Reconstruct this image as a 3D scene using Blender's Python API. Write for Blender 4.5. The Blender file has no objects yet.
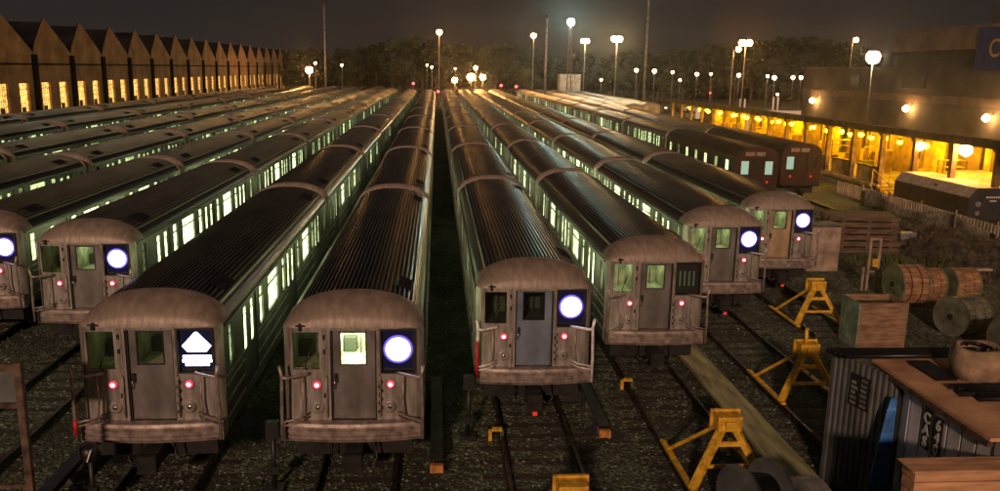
import bpy, math, random
from mathutils import Vector, Matrix
random.seed(7)
S = bpy.context.scene
COL = S.collection
PI = math.pi
# ---------------------------------------------------------------- camera
YAW, PITCH, ROLL, CAMH = 0.0784434, 0.2092523, 0.0193218, 7.8988
cd = bpy.data.cameras.new('camera'); cam = bpy.data.objects.new('camera', cd); COL.objects.link(cam)
cd.sensor_width = 36; cd.lens = 828.99 / 1000 * 36; cd.clip_start = .1; cd.clip_end = 3000
r0 = Vector((math.cos(YAW), -math.sin(YAW), 0)); f0 = Vector((math.sin(YAW), math.cos(YAW), 0)); zz = Vector((0, 0, 1))
fw = f0 * math.cos(PITCH) - zz * math.sin(PITCH); up0 = f0 * math.sin(PITCH) + zz * math.cos(PITCH)
rt = r0 * math.cos(ROLL) + up0 * math.sin(ROLL); upv = -r0 * math.sin(ROLL) + up0 * math.cos(ROLL)
cam.matrix_world = Matrix(((rt.x, upv.x, -fw.x, 0), (rt.y, upv.y, -fw.y, 0), (rt.z, upv.z, -fw.z, CAMH), (0, 0, 0, 1)))
S.camera = cam
# ---------------------------------------------------------------- world, sun, exposure
W = bpy.data.worlds.new('World'); S.world = W; W.use_nodes = True
nt = W.node_tree; nt.nodes.clear()
wo = nt.nodes.new('ShaderNodeOutputWorld'); bg = nt.nodes.new('ShaderNodeBackground')
tc = nt.nodes.new('ShaderNodeTexCoord'); sx = nt.nodes.new('ShaderNodeSeparateXYZ'); cr = nt.nodes.new('ShaderNodeValToRGB')
nz = nt.nodes.new('ShaderNodeTexNoise'); nz.inputs['Scale'].default_value = 3; nz.inputs['Detail'].default_value = 3
mx = nt.nodes.new('ShaderNodeMixRGB'); mx.blend_type = 'MULTIPLY'; mx.inputs[0].default_value = .35
nt.links.new(tc.outputs['Generated'], sx.inputs[0]); nt.links.new(sx.outputs['Z'], cr.inputs[0])
nt.links.new(tc.outputs['Generated'], nz.inputs['Vector'])
nt.links.new(cr.outputs[0], mx.inputs[1]); nt.links.new(nz.outputs['Fac'], mx.inputs[2]); nt.links.new(mx.outputs[0], bg.inputs[0]); nt.links.new(bg.outputs[0], wo.inputs[0])
# added orange fill in the unseen sky behind and right, to light the brick
vd = nt.nodes.new('ShaderNodeVectorMath'); vd.operation = 'DOT_PRODUCT'; vd.inputs[1].default_value = (.85, -.5, .12); nt.links.new(tc.outputs['Generated'], vd.inputs[0])
mr_ = nt.nodes.new('ShaderNodeMapRange'); mr_.interpolation_type = 'SMOOTHSTEP'; mr_.inputs[1].default_value = .45; mr_.inputs[2].default_value = 1; nt.links.new(vd.outputs['Value'], mr_.inputs[0])
ag = nt.nodes.new('ShaderNodeMixRGB'); ag.blend_type = 'ADD'; ag.inputs[0].default_value = 1; gs = nt.nodes.new('ShaderNodeMixRGB'); gs.inputs[1].default_value = (0, 0, 0, 1); gs.inputs[2].default_value = (.26, .145, .075, 1)
nt.links.new(mr_.outputs[0], gs.inputs[0]); nt.links.new(mx.outputs[0], ag.inputs[1]); nt.links.new(gs.outputs[0], ag.inputs[2]); nt.links.new(ag.outputs[0], bg.inputs[0])
e = cr.color_ramp.elements
e[0].position = 0; e[0].color = (.030, .023, .019, 1); e[1].position = .5; e[1].color = (.010, .0098, .0125, 1)
k = e.new(.06); k.color = (.023, .0185, .0165, 1); k = e.new(.16); k.color = (.0165, .0152, .0175, 1)
bg.inputs[1].default_value = 1.2
sl = bpy.data.lights.new('sun', 'SUN'); sun = bpy.data.objects.new('sun', sl); COL.objects.link(sun)
sl.energy = 1.7; sl.angle = math.radians(3); sl.color = (1, .63, .44)
sun.rotation_euler = Vector((.22, .95, -.34)).to_track_quat('-Z', 'Y').to_euler()
S.view_settings.view_transform = 'Standard'; S.view_settings.look = 'None'; S.view_settings.exposure = 0; S.view_settings.gamma = 1
S.render.engine = 'CYCLES'
cy = S.cycles
cy.use_denoising = True
try: cy.denoiser = 'OPENIMAGEDENOISE'
except Exception: pass
cy.max_bounces = 5; cy.diffuse_bounces = 2; cy.glossy_bounces = 3; cy.transmission_bounces = 3; cy.transparent_max_bounces = 6
cy.sample_clamp_indirect = 4; cy.caustics_reflective = False; cy.caustics_refractive = False
cy.volume_bounces = 0

# ---------------------------------------------------------------- materials
def mat(name, col, rough=.6, metal=0., var=.25, scale=3., bump=0., bscale=None, col2=None, coat=0, stretch=None, detail=6):
    m = bpy.data.materials.new(name); m.use_nodes = True; t = m.node_tree; b = t.nodes['Principled BSDF']
    b.inputs['Roughness'].default_value = rough; b.inputs['Metallic'].default_value = metal
    g = t.nodes.new('ShaderNodeTexCoord'); n = t.nodes.new('ShaderNodeTexNoise'); n.inputs['Scale'].default_value = scale; n.inputs['Detail'].default_value = detail
    mp = t.nodes.new('ShaderNodeMapping'); t.links.new(g.outputs['Object'], mp.inputs[0]); t.links.new(mp.outputs[0], n.inputs['Vector'])
    if stretch: mp.inputs['Scale'].default_value = stretch
    r = t.nodes.new('ShaderNodeValToRGB'); t.links.new(n.outputs['Fac'], r.inputs[0])
    c2 = col2 or tuple(max(0, c * (1 - var * 1.6)) for c in col); c1 = tuple(min(1, c * (1 + var)) for c in col)
    r.color_ramp.elements[0].position = .32; r.color_ramp.elements[0].color = (*c2, 1)
    r.color_ramp.elements[1].position = .68; r.color_ramp.elements[1].color = (*c1, 1)
    t.links.new(r.outputs[0], b.inputs['Base Color'])
    rr = t.nodes.new('ShaderNodeMapRange'); t.links.new(n.outputs['Fac'], rr.inputs[0])
    rr.inputs[3].default_value = min(1, rough + .12); rr.inputs[4].default_value = max(.05, rough - .1); t.links.new(rr.outputs[0], b.inputs['Roughness'])
    if bump:
        n2 = t.nodes.new('ShaderNodeTexNoise'); n2.inputs['Scale'].default_value = bscale or scale * 5; n2.inputs['Detail'].default_value = 4
        t.links.new(mp.outputs[0], n2.inputs['Vector'])
        bp = t.nodes.new('ShaderNodeBump'); bp.inputs['Strength'].default_value = bump; bp.inputs['Distance'].default_value = .03
        t.links.new(n2.outputs['Fac'], bp.inputs['Height']); t.links.new(bp.outputs[0], b.inputs['Normal'])
    if coat: b.inputs['Coat Weight'].default_value = coat
    return m
def emit(name, col, st):
    m = bpy.data.materials.new(name); m.use_nodes = True; t = m.node_tree; t.nodes.clear()
    o = t.nodes.new('ShaderNodeOutputMaterial'); e_ = t.nodes.new('ShaderNodeEmission'); e_.inputs[0].default_value = (*col, 1); e_.inputs[1].default_value = st
    t.links.new(e_.outputs[0], o.inputs[0]); return m
M = {}
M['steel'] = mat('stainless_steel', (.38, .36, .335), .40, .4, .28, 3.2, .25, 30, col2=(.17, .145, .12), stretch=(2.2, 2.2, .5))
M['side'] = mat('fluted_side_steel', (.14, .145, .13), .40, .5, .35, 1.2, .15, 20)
M['hood'] = mat('end_hood_paint', (.31, .25, .205), .46, .15, .12, 3.5, .25, 14, col2=(.22, .175, .14), stretch=(2.5, 1, .6))
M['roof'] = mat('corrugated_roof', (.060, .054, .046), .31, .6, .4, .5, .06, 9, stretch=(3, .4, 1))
M['rib'] = mat('lightened_roof_rib', (.17, .155, .13), .33, .7, .35, .6, .05, 9, stretch=(3, .5, 1))  # rib tops lighter than grooves: relief shading put into the colour
M['roof2'] = mat('roof_gutter', (.11, .10, .085), .3, .85, .3, 2)
M['black'] = mat('black_rubber', (.015, .015, .016), .45, 0, .3, 5)
M['under'] = mat('underframe', (.014, .013, .012), .85, 0, .4, 4, .4)
M['doorm'] = mat('front_door_paint', (.23, .215, .205), .42, .45, .3, 2.5, .2, 14, stretch=(1, 1, .4))
M['doorblue'] = mat('front_door_blue_grey', (.22, .27, .36), .42, .35, .25, 2.5, .2, 14, stretch=(1, 1, .4))
M['doororange'] = mat('front_door_copper', (.5, .36, .22), .42, .3, .25, 2.5, .2, 14, stretch=(1, 1, .4))
M['white'] = mat('white_gate_paint', (.85, .80, .80), .4, .1, .25, 6)
M['gate'] = mat('worn_gate_metal', (.34, .28, .25), .45, .4, .35, 6)
M['redp'] = mat('red_glow_paint', (.55, .03, .03), .5)
M['chrome'] = mat('chrome', (.75, .72, .66), .15, 1, .1, 9)
M['grey'] = mat('grey_metal', (.25, .25, .24), .5, .4, .3, 3, .2)
M['dkgrey'] = mat('dark_grey_paint', (.055, .058, .058), .6, .1, .4, 3, .3)
M['redcar'] = mat('dark_red_car_paint', (.040, .010, .009), .5, .1, .35, 1.5, .15)
M['redroof'] = mat('dark_red_roof', (.03, .022, .02), .5, .4, .35, 1, .2)
M['rail'] = mat('rail_steel', (.10, .075, .06), .42, .8, .4, 6, .2)
M['tie'] = mat('creosote_timber', (.045, .034, .026), .85, 0, .45, 5, .6, 30, stretch=(.4, 3, 3))
M['yellow'] = mat('yellow_paint', (.78, .46, .03), .5, 0, .3, 7, .3, col2=(.42, .22, .02))
M['orange'] = mat('orange_block', (.55, .22, .05), .6, 0, .3, 9, .3)
M['plank'] = mat('walkway_board', (.42, .40, .20), .7, 0, .35, 1.5, .4, 9, stretch=(3, .5, 1))
M['wood'] = mat('raw_lumber', (.66, .37, .20), .7, 0, .25, 2.2, .3, 20, stretch=(.6, 4, 4))
M['woodd'] = mat('old_timber', (.12, .078, .05), .85, 0, .4, 3, .5, 18, stretch=(.5, 3, 3))
M['controof'] = mat('container_roof_plywood', (.60, .36, .20), .75, 0, .35, 1.1, .35, 8, col2=(.36, .19, .10))
M['contpale'] = mat('container_pale_paint', (.66, .65, .68), .55, .1, .25, 1.5, .3)
M['contdark'] = mat('container_dark_grey', (.13, .14, .14), .6, .2, .35, 1.3, .3)
M['blue'] = mat('blue_tarp', (.05, .20, .55), .4, 0, .3, 3, .6, 9)
M['sack'] = mat('tan_canvas', (.36, .25, .16), .85, 0, .3, 4, .5, 14)
M['pipe'] = mat('black_pipe', (.02, .02, .022), .32, .4, .3, 4)
M['reel'] = mat('cable_reel_wood', (.34, .18, .09), .8, 0, .35, 3, .4, 16, stretch=(1, 3, 3))
M['reelg'] = mat('reel_end_green_grey', (.20, .22, .13), .8, 0, .35, 3, .4, 16)
M['drum'] = mat('grey_olive_drum', (.15, .15, .11), .6, .1, .35, 3, .3)
M['crate'] = mat('crate_boards', (.27, .165, .10), .8, 0, .3, 2.5, .4, 14, stretch=(.7, 1, 4))
M['crateg'] = mat('crate_green_lit_side', (.22, .28, .22), .8, 0, .3, 2.5, .4, 14)  # green light falling on the left side put into its colour
M['cab'] = mat('cabinet_paint', (.36, .27, .21), .55, .1, .3, 2, .2)
M['rust'] = mat('rusty_steel', (.13, .085, .06), .7, .3, .4, 5, .4)
M['net'] = mat('pale_netting', (.30, .25, .20), .8, 0, .4, 5, .5, 40)
M['dirt'] = mat('earth_and_rubble', (.07, .055, .04), .95, 0, .5, 1.8, 1, 7)
M['brick'] = None
M['conc'] = mat('concrete', (.34, .31, .27), .85, 0, .25, 1.2, .3, 12)
M['darkroof'] = mat('bituminous_roof', (.012, .011, .012), .9, 0, .4, .5, .3)
M['cream'] = mat('cream_building_wall', (.105, .088, .072), .85, 0, .22, .35, .3, 6)
M['creamd'] = mat('building_band', (.17, .12, .09), .85, 0, .22, .5)
M['bluesign'] = mat('blue_banner', (.025, .03, .11), .7, 0, .2, 1.5, .2)
M['ochre'] = mat('ochre_lettering', (.42, .26, .05), .7, 0, .1, 3)
M['pole'] = mat('galvanised_pole', (.30, .27, .24), .5, .5, .3, 2)
M['poled'] = mat('lattice_steel', (.16, .09, .06), .6, .4, .3, 3)
M['shcol'] = mat('canopy_column_paint', (.20, .12, .05), .6, .2, .3, 2, .2)
M['shyel'] = mat('yellow_panel_paint', (.62, .42, .13), .6, 0, .3, 1.6, .2)
M['shroof'] = mat('canopy_roof', (.10, .07, .045), .7, .2, .4, 1.1, .3)
M['loco'] = mat('navy_work_car', (.018, .024, .045), .42, .1, .3, 1.5, .2)
M['tan'] = mat('tan_hood_top', (.52, .43, .36), .55, .1, .2, 2, .2)
M['leaf'] = mat('tree_leaves', (.024, .034, .010), .75, 0, .6, .5, 0)
M['bark'] = mat('bark', (.07, .05, .035), .9, 0, .4, 3, .6)
M['weed'] = mat('weeds', (.07, .09, .02), .8, 0, .5, 2)
M['cardark'] = mat('parked_car_paint', (.05, .05, .06), .25, .3, .3, 1, 0, coat=.5)
M['caryel'] = mat('pale_car_paint', (.5, .45, .4), .3, .1, .2, 1, 0, coat=.5)
M['hiviswhite'] = mat('white_paint', (.75, .74, .72), .5, 0, .15, 4)
M['fence'] = mat('fence_wire', (.10, .09, .07), .6, .4, .3, 3)
M['darkroof'].node_tree.nodes['Principled BSDF'].inputs['Specular IOR Level'].default_value = .05
# gravel
def gravel():
    m = bpy.data.materials.new('ballast_gravel'); m.use_nodes = True; t = m.node_tree; b = t.nodes['Principled BSDF']; b.inputs['Roughness'].default_value = .92
    g = t.nodes.new('ShaderNodeTexCoord')
    v = t.nodes.new('ShaderNodeTexVoronoi'); v.inputs['Scale'].default_value = 15; t.links.new(g.outputs['Object'], v.inputs['Vector'])
    v2 = t.nodes.new('ShaderNodeTexVoronoi'); v2.inputs['Scale'].default_value = 37; t.links.new(g.outputs['Object'], v2.inputs['Vector'])
    n = t.nodes.new('ShaderNodeTexNoise'); n.inputs['Scale'].default_value = .55; n.inputs['Detail'].default_value = 8; t.links.new(g.outputs['Object'], n.inputs['Vector'])
    s = t.nodes.new('ShaderNodeSeparateColor'); t.links.new(v.outputs['Color'], s.inputs[0])
    r = t.nodes.new('ShaderNodeValToRGB'); t.links.new(s.outputs[0], r.inputs[0])
    r.color_ramp.elements[0].color = (.045, .050, .036, 1); r.color_ramp.elements[1].color = (.34, .39, .29, 1)
    k_ = r.color_ramp.elements.new(.75); k_.color = (.15, .17, .12, 1)
    r2 = t.nodes.new('ShaderNodeValToRGB'); t.links.new(n.outputs['Fac'], r2.inputs[0]); r2.color_ramp.elements[0].position = .35; r2.color_ramp.elements[1].position = .65
    r2.color_ramp.elements[0].color = (.35, .32, .27, 1); r2.color_ramp.elements[1].color = (.85, .88, .78, 1)
    x = t.nodes.new('ShaderNodeMixRGB'); x.blend_type = 'MULTIPLY'; x.inputs[0].default_value = 1
    t.links.new(r.outputs[0], x.inputs[1]); t.links.new(r2.outputs[0], x.inputs[2]); t.links.new(x.outputs[0], b.inputs['Base Color'])
    a = t.nodes.new('ShaderNodeMath'); a.operation = 'MULTIPLY_ADD'; t.links.new(v2.outputs['Distance'], a.inputs[0]); a.inputs[1].default_value = .4; t.links.new(v.outputs['Distance'], a.inputs[2])
    bp = t.nodes.new('ShaderNodeBump'); bp.invert = True; bp.inputs['Strength'].default_value = 1; bp.inputs['Distance'].default_value = .07
    t.links.new(a.outputs[0], bp.inputs['Height']); t.links.new(bp.outputs[0], b.inputs['Normal'])
    return m
M['gravel'] = gravel()
M['stone_a'] = mat('pale_stone', (.20, .22, .16), .9); M['stone_b'] = mat('mid_stone', (.13, .16, .11), .9); M['stone_c'] = mat('dark_stone', (.07, .065, .05), .9)
def brick(name, c1, c2, sc):
    m = bpy.data.materials.new(name); m.use_nodes = True; t = m.node_tree; b = t.nodes['Principled BSDF']; b.inputs['Roughness'].default_value = .9
    g = t.nodes.new('ShaderNodeTexCoord'); mp = t.nodes.new('ShaderNodeMapping'); mp.inputs['Rotation'].default_value = (0, PI / 2, PI / 2)
    sp = t.nodes.new('ShaderNodeSeparateXYZ'); cb = t.nodes.new('ShaderNodeCombineXYZ'); t.links.new(g.outputs['Object'], sp.inputs[0])
    t.links.new(sp.outputs['Y'], cb.inputs['X']); t.links.new(sp.outputs['Z'], cb.inputs['Y'])
    k_ = t.nodes.new('ShaderNodeTexBrick'); k_.inputs['Scale'].default_value = sc; k_.inputs['Color1'].default_value = (*c1, 1); k_.inputs['Color2'].default_value = (*c2, 1); k_.inputs['Mortar'].default_value = (.22, .17, .12, 1)
    t.links.new(cb.outputs[0], k_.inputs['Vector'])
    n = t.nodes.new('ShaderNodeTexNoise'); n.inputs['Scale'].default_value = .5; n.inputs['Detail'].default_value = 9; t.links.new(g.outputs['Object'], n.inputs['Vector'])
    r2 = t.nodes.new('ShaderNodeValToRGB'); t.links.new(n.outputs['Fac'], r2.inputs[0]); r2.color_ramp.elements[0].position = .3; r2.color_ramp.elements[1].position = .7
    r2.color_ramp.elements[0].color = (.45, .43, .4, 1)
    x = t.nodes.new('ShaderNodeMixRGB'); x.blend_type = 'MULTIPLY'; x.inputs[0].default_value = 1; t.links.new(k_.outputs[0], x.inputs[1]); t.links.new(r2.outputs[0], x.inputs[2]); t.links.new(x.outputs[0], b.inputs['Base Color'])
    return m
M['brick'] = brick('sooty_brick', (.66, .42, .24), (.50, .31, .17), 2.4)
# lit windows: an interior seen through glass, different from window to window
def lit_window(name, col, col2, st, dark=.35, seed=0., zline=2.72):
    m = bpy.data.materials.new(name); m.use_nodes = True; t = m.node_tree; t.nodes.clear()
    o = t.nodes.new('ShaderNodeOutputMaterial'); em = t.nodes.new('ShaderNodeEmission'); gl = t.nodes.new('ShaderNodeBsdfGlossy'); gl.inputs[1].default_value = .08; gl.inputs[0].default_value = (.5, .5, .5, 1)
    ad = t.nodes.new('ShaderNodeMixShader'); ad.inputs[0].default_value = .08
    g = t.nodes.new('ShaderNodeNewGeometry'); sp = t.nodes.new('ShaderNodeSeparateXYZ'); t.links.new(g.outputs['Position'], sp.inputs[0])
    cb = t.nodes.new('ShaderNodeCombineXYZ')
    dv = t.nodes.new('ShaderNodeMath'); dv.operation = 'MULTIPLY'; dv.inputs[1].default_value = .45; t.links.new(sp.outputs['Y'], dv.inputs[0]); t.links.new(dv.outputs[0], cb.inputs['Y'])
    dx = t.nodes.new('ShaderNodeMath'); dx.operation = 'MULTIPLY_ADD'; dx.inputs[1].default_value = 3.1; dx.inputs[2].default_value = seed; t.links.new(sp.outputs['X'], dx.inputs[0]); t.links.new(dx.outputs[0], cb.inputs['X'])
    n = t.nodes.new('ShaderNodeTexNoise'); n.inputs['Scale'].default_value = 1.0; n.inputs['Detail'].default_value = 1; t.links.new(cb.outputs[0], n.inputs['Vector'])
    n2 = t.nodes.new('ShaderNodeTexNoise'); n2.inputs['Scale'].default_value = 5.5; n2.inputs['Detail'].default_value = 2; t.links.new(g.outputs['Position'], n2.inputs['Vector'])
    r = t.nodes.new('ShaderNodeMapRange'); r.inputs[1].default_value = .36; r.inputs[2].default_value = .54; r.inputs[3].default_value = dark; r.inputs[4].default_value = 1.25; t.links.new(n.outputs['Fac'], r.inputs[0])
    r2 = t.nodes.new('ShaderNodeMapRange'); r2.inputs[1].default_value = .42; r2.inputs[2].default_value = .52; r2.inputs[3].default_value = .45; r2.inputs[4].default_value = 1.1; t.links.new(n2.outputs['Fac'], r2.inputs[0])
    # sash bar
    ab = t.nodes.new('ShaderNodeMath'); ab.operation = 'COMPARE'; ab.inputs[1].default_value = zline; ab.inputs[2].default_value = .02; t.links.new(sp.outputs['Z'], ab.inputs[0])
    iv = t.nodes.new('ShaderNodeMath'); iv.operation = 'MULTIPLY_ADD'; iv.inputs[1].default_value = -.7; iv.inputs[2].default_value = 1; t.links.new(ab.outputs[0], iv.inputs[0])
    m1 = t.nodes.new('ShaderNodeMath'); m1.operation = 'MULTIPLY'; t.links.new(r.outputs[0], m1.inputs[0]); t.links.new(r2.outputs[0], m1.inputs[1])
    m2 = t.nodes.new('ShaderNodeMath'); m2.operation = 'MULTIPLY'; t.links.new(m1.outputs[0], m2.inputs[0]); t.links.new(iv.outputs[0], m2.inputs[1])
    m3 = t.nodes.new('ShaderNodeMath'); m3.operation = 'MULTIPLY'; m3.inputs[1].default_value = st; t.links.new(m2.outputs[0], m3.inputs[0])
    cx = t.nodes.new('ShaderNodeMixRGB'); cx.inputs[1].default_value = (*col, 1); cx.inputs[2].default_value = (*col2, 1); t.links.new(n2.outputs['Fac'], cx.inputs[0])
    t.links.new(cx.outputs[0], em.inputs[0]); t.links.new(m3.outputs[0], em.inputs[1])
    t.links.new(em.outputs[0], ad.inputs[1]); t.links.new(gl.outputs[0], ad.inputs[2]); t.links.new(ad.outputs[0], o.inputs[0])
    return m
M['pane'] = lit_window('lit_car_window', (.66, .86, .32), (.78, .90, .44), 1.9, .08)
M['panebr'] = lit_window('bright_car_window', (.72, .88, .34), (.84, .92, .50), 3.4, .45, 3)
M['panedim'] = lit_window('dim_car_window', (.60, .84, .30), (.72, .88, .40), 1.3, .02, 5)
M['orwin'] = lit_window('lit_factory_window', (1, .42, .07), (1, .60, .16), 2.3, .75, 1, 5.0)
# plain glass for the front windows
def glass(name):
    m = bpy.data.materials.new(name); m.use_nodes = True; t = m.node_tree; t.nodes.clear()
    o = t.nodes.new('ShaderNodeOutputMaterial'); a = t.nodes.new('ShaderNodeBsdfTransparent'); a.inputs[0].default_value = (.8, .85, .8, 1); gl = t.nodes.new('ShaderNodeBsdfGlossy'); gl.inputs[1].default_value = .06
    x = t.nodes.new('ShaderNodeMixShader'); x.inputs[0].default_value = .08; t.links.new(a.outputs[0], x.inputs[1]); t.links.new(gl.outputs[0], x.inputs[2]); t.links.new(x.outputs[0], o.inputs[0]); return m
M['glass'] = glass('front_glass')
M['cabin'] = mat('cab_interior', (.42, .42, .30), .7, 0, .3, 4)
M['cabind'] = mat('cab_interior_dark', (.06, .08, .05), .7, 0, .3, 4)
M['cablamp'] = emit('cab_lamp', (.85, 1, .55), 5.5)
M['cabdim'] = emit('cab_lamp_dim', (.7, .9, .35), .5)
M['cabglow'] = emit('cab_lamp_bright', (1, .98, .72), 70)
M['disc'] = emit('route_sign_light', (.80, .74, 1), 5.5)
M['dischalo'] = emit('route_sign_halo', (.22, .13, .9), 1.1)  # added glowing ring, imitates the violet halo around the disc
M['bars'] = emit('dim_sign_bars', (.5, .6, .25), .12)
M['red'] = emit('red_marker_lens', (1, .03, .07), 1.5)
M['redhot'] = emit('red_marker_core', (1, .30, .36), 9)
M['panelglow'] = emit('route_panel_bloom', (.10, .08, .24), .09)  # added glowing sheet, imitates violet bloom over the sign box
M['redsm'] = emit('red_tail_lens', (1, .05, .03), .7)
M['sodium'] = emit('sodium_lamp', (1, .46, .12), 160)
M['sodfar'] = emit('sodium_lamp_far', (1, .60, .30), 42)
M['mercury'] = emit('mercury_lamp', (.62, 1, .88), 420)
M['warmw'] = emit('warm_white_lamp', (1, .66, .30), 330)
M['floodm'] = emit('flood_lamp', (1, .72, .38), 150)
M['yelamp'] = emit('yellow_platform_lamp', (1, .47, .002), 260)
M['redlamp'] = emit('red_signal_lamp', (1, .04, .05), 14)
M['walllamp'] = emit('wall_lamp', (1, .52, .16), 130)

# ---------------------------------------------------------------- mesh helper
class MB:
    def __init__(s): s.v = []; s.f = []; s.mi = []; s.mats = []; s.sm = []
    def m(s, n):
        if n not in s.mats: s.mats.append(n)
        return s.mats.index(n)
    def face(s, pts, m, smooth=False):
        i = len(s.v); s.v += [tuple(p) for p in pts]; s.f.append(tuple(range(i, i + len(pts)))); s.mi.append(s.m(m)); s.sm.append(smooth)
    def box(s, x0, x1, y0, y1, z0, z1, m):
        i = len(s.v); s.v += [(x, y, z) for z in (z0, z1) for y in (y0, y1) for x in (x0, x1)]
        for f in ((0, 2, 3, 1), (4, 5, 7, 6), (0, 1, 5, 4), (2, 6, 7, 3), (0, 4, 6, 2), (1, 3, 7, 5)):
            s.f.append(tuple(i + q for q in f)); s.mi.append(s.m(m)); s.sm.append(False)
        return s
    def bar(s, p, q, w, h, m, up=(0, 0, 1)):
        p, q = Vector(p), Vector(q); d = (q - p).normalized(); u = Vector(up)
        if abs(d.dot(u)) > .98: u = Vector((0, 1, 0))
        a = d.cross(u).normalized() * (w / 2); b = a.cross(d).normalized() * (h / 2)
        i = len(s.v)
        for c in (p, q): s.v += [tuple(c - a - b), tuple(c + a - b), tuple(c + a + b), tuple(c - a + b)]
        for f in ((0, 1, 2, 3), (7, 6, 5, 4), (0, 4, 5, 1), (1, 5, 6, 2), (2, 6, 7, 3), (3, 7, 4, 0)):
            s.f.append(tuple(i + q_ for q_ in f)); s.mi.append(s.m(m)); s.sm.append(False)
        return s
    def tube(s, pts, r, m, n=8, r2=None, cap=True):
        pts = [Vector(p) for p in pts]; rings = []
        for j, p in enumerate(pts):
            d = (pts[min(j + 1, len(pts) - 1)] - pts[max(j - 1, 0)]).normalized()
            u = Vector((0, 0, 1)) if abs(d.z) < .9 else Vector((0, 1, 0))
            a = d.cross(u).normalized(); b = a.cross(d).normalized()
            rr = r if r2 is None else r + (r2 - r) * j / (len(pts) - 1)
            i = len(s.v); s.v += [tuple(p + (a * math.cos(2 * PI * k / n) + b * math.sin(2 * PI * k / n)) * rr) for k in range(n)]; rings.append(i)
        for a, b in zip(rings, rings[1:]):
            for k in range(n):
                s.f.append((a + k, a + (k + 1) % n, b + (k + 1) % n, b + k)); s.mi.append(s.m(m)); s.sm.append(True)
        if cap:
            s.f.append(tuple(rings[0] + k for k in range(n))[::-1]); s.mi.append(s.m(m)); s.sm.append(False)
            s.f.append(tuple(rings[-1] + k for k in range(n))); s.mi.append(s.m(m)); s.sm.append(False)
        return s
    def lathe(s, c, axis, prof, m, n=16):
        # prof: (along, radius)
        ax = {'x': Vector((1, 0, 0)), 'y': Vector((0, 1, 0)), 'z': Vector((0, 0, 1))}[axis]
        a = Vector((0, 0, 1)) if axis != 'z' else Vector((1, 0, 0)); b = ax.cross(a); c = Vector(c); rings = []
        for t_, r in prof:
            i = len(s.v); s.v += [tuple(c + ax * t_ + (a * math.cos(2 * PI * k / n) + b * math.sin(2 * PI * k / n)) * r) for k in range(n)]; rings.append(i)
        for p, q in zip(rings, rings[1:]):
            for k in range(n):
                s.f.append((p + k, p + (k + 1) % n, q + (k + 1) % n, q + k)); s.mi.append(s.m(m)); s.sm.append(True)
        for p in (rings[0], rings[-1]):
            s.f.append(tuple(p + k for k in range(n))); s.mi.append(s.m(m)); s.sm.append(False)
        return s
    def grid(s, rows, m, smooth=True):
        i = len(s.v); nr = len(rows); nc = len(rows[0])
        for r in rows: s.v += [tuple(p) for p in r]
        for a in range(nr - 1):
            for b in range(nc - 1):
                s.f.append((i + a * nc + b, i + a * nc + b + 1, i + (a + 1) * nc + b + 1, i + (a + 1) * nc + b)); s.mi.append(s.m(m)); s.sm.append(smooth)
        return s
    def wall(s, us, vs, holes, fn, m, depth=0, inv=None, mr=None):
        us = sorted(set(us + [h[0] for h in holes] + [h[1] for h in holes])); vs = sorted(set(vs + [h[2] for h in holes] + [h[3] for h in holes]))
        for a, b in zip(us, us[1:]):
            for c, d in zip(vs, vs[1:]):
                mu, mv = (a + b) / 2, (c + d) / 2
                if any(h[0] < mu < h[1] and h[2] < mv < h[3] for h in holes): continue
                s.face([fn(a, c, 0), fn(b, c, 0), fn(b, d, 0), fn(a, d, 0)], m)
        if depth:
            for h in holes:
                c = [(h[0], h[2]), (h[1], h[2]), (h[1], h[3]), (h[0], h[3])]
                for p, q in zip(c, c[1:] + c[:1]):
                    s.face([fn(*p, 0), fn(*q, 0), fn(*q, depth), fn(*p, depth)], mr or m)
        return s
    def mesh(s, name):
        me = bpy.data.meshes.new(name); me.from_pydata(s.v, [], s.f)
        for n in s.mats: me.materials.append(M[n])
        me.polygons.foreach_set('material_index', s.mi); me.polygons.foreach_set('use_smooth', s.sm); me.update(); return me
    def build(s, name, parent=None, **k): return ob(name, s.mesh(name), parent, **k)
def ob(name, me, parent=None, loc=None, label=None, cat=None, group=None, kind=None, rz=None, sc=None):
    o = bpy.data.objects.new(name, me); COL.objects.link(o)
    if parent: o.parent = parent
    if loc: o.location = loc
    if rz is not None: o.rotation_euler = (0, 0, rz)
    if sc: o.scale = (sc, sc, sc) if not isinstance(sc, tuple) else sc
    if label: o['label'] = label
    if cat: o['category'] = cat
    if group: o['group'] = group
    if kind: o['kind'] = kind
    return o
def thing(name, label, cat, loc=(0, 0, 0), rz=0, group=None): return ob(name, None, None, loc, label, cat, group, None, rz)
def clone(o, parent=None, loc=None, label=None):
    c = o.copy(); COL.objects.link(c)
    if parent: c.parent = parent
    if loc: c.location = loc
    if label: c['label'] = label
    for ch in list(o.children): clone(ch, c)
    return c

# ---------------------------------------------------------------- ground
g = MB(); g.box(-900, 900, -60, 1500, -2, -.15, 'gravel'); g.build('ground', kind='structure')

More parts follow.
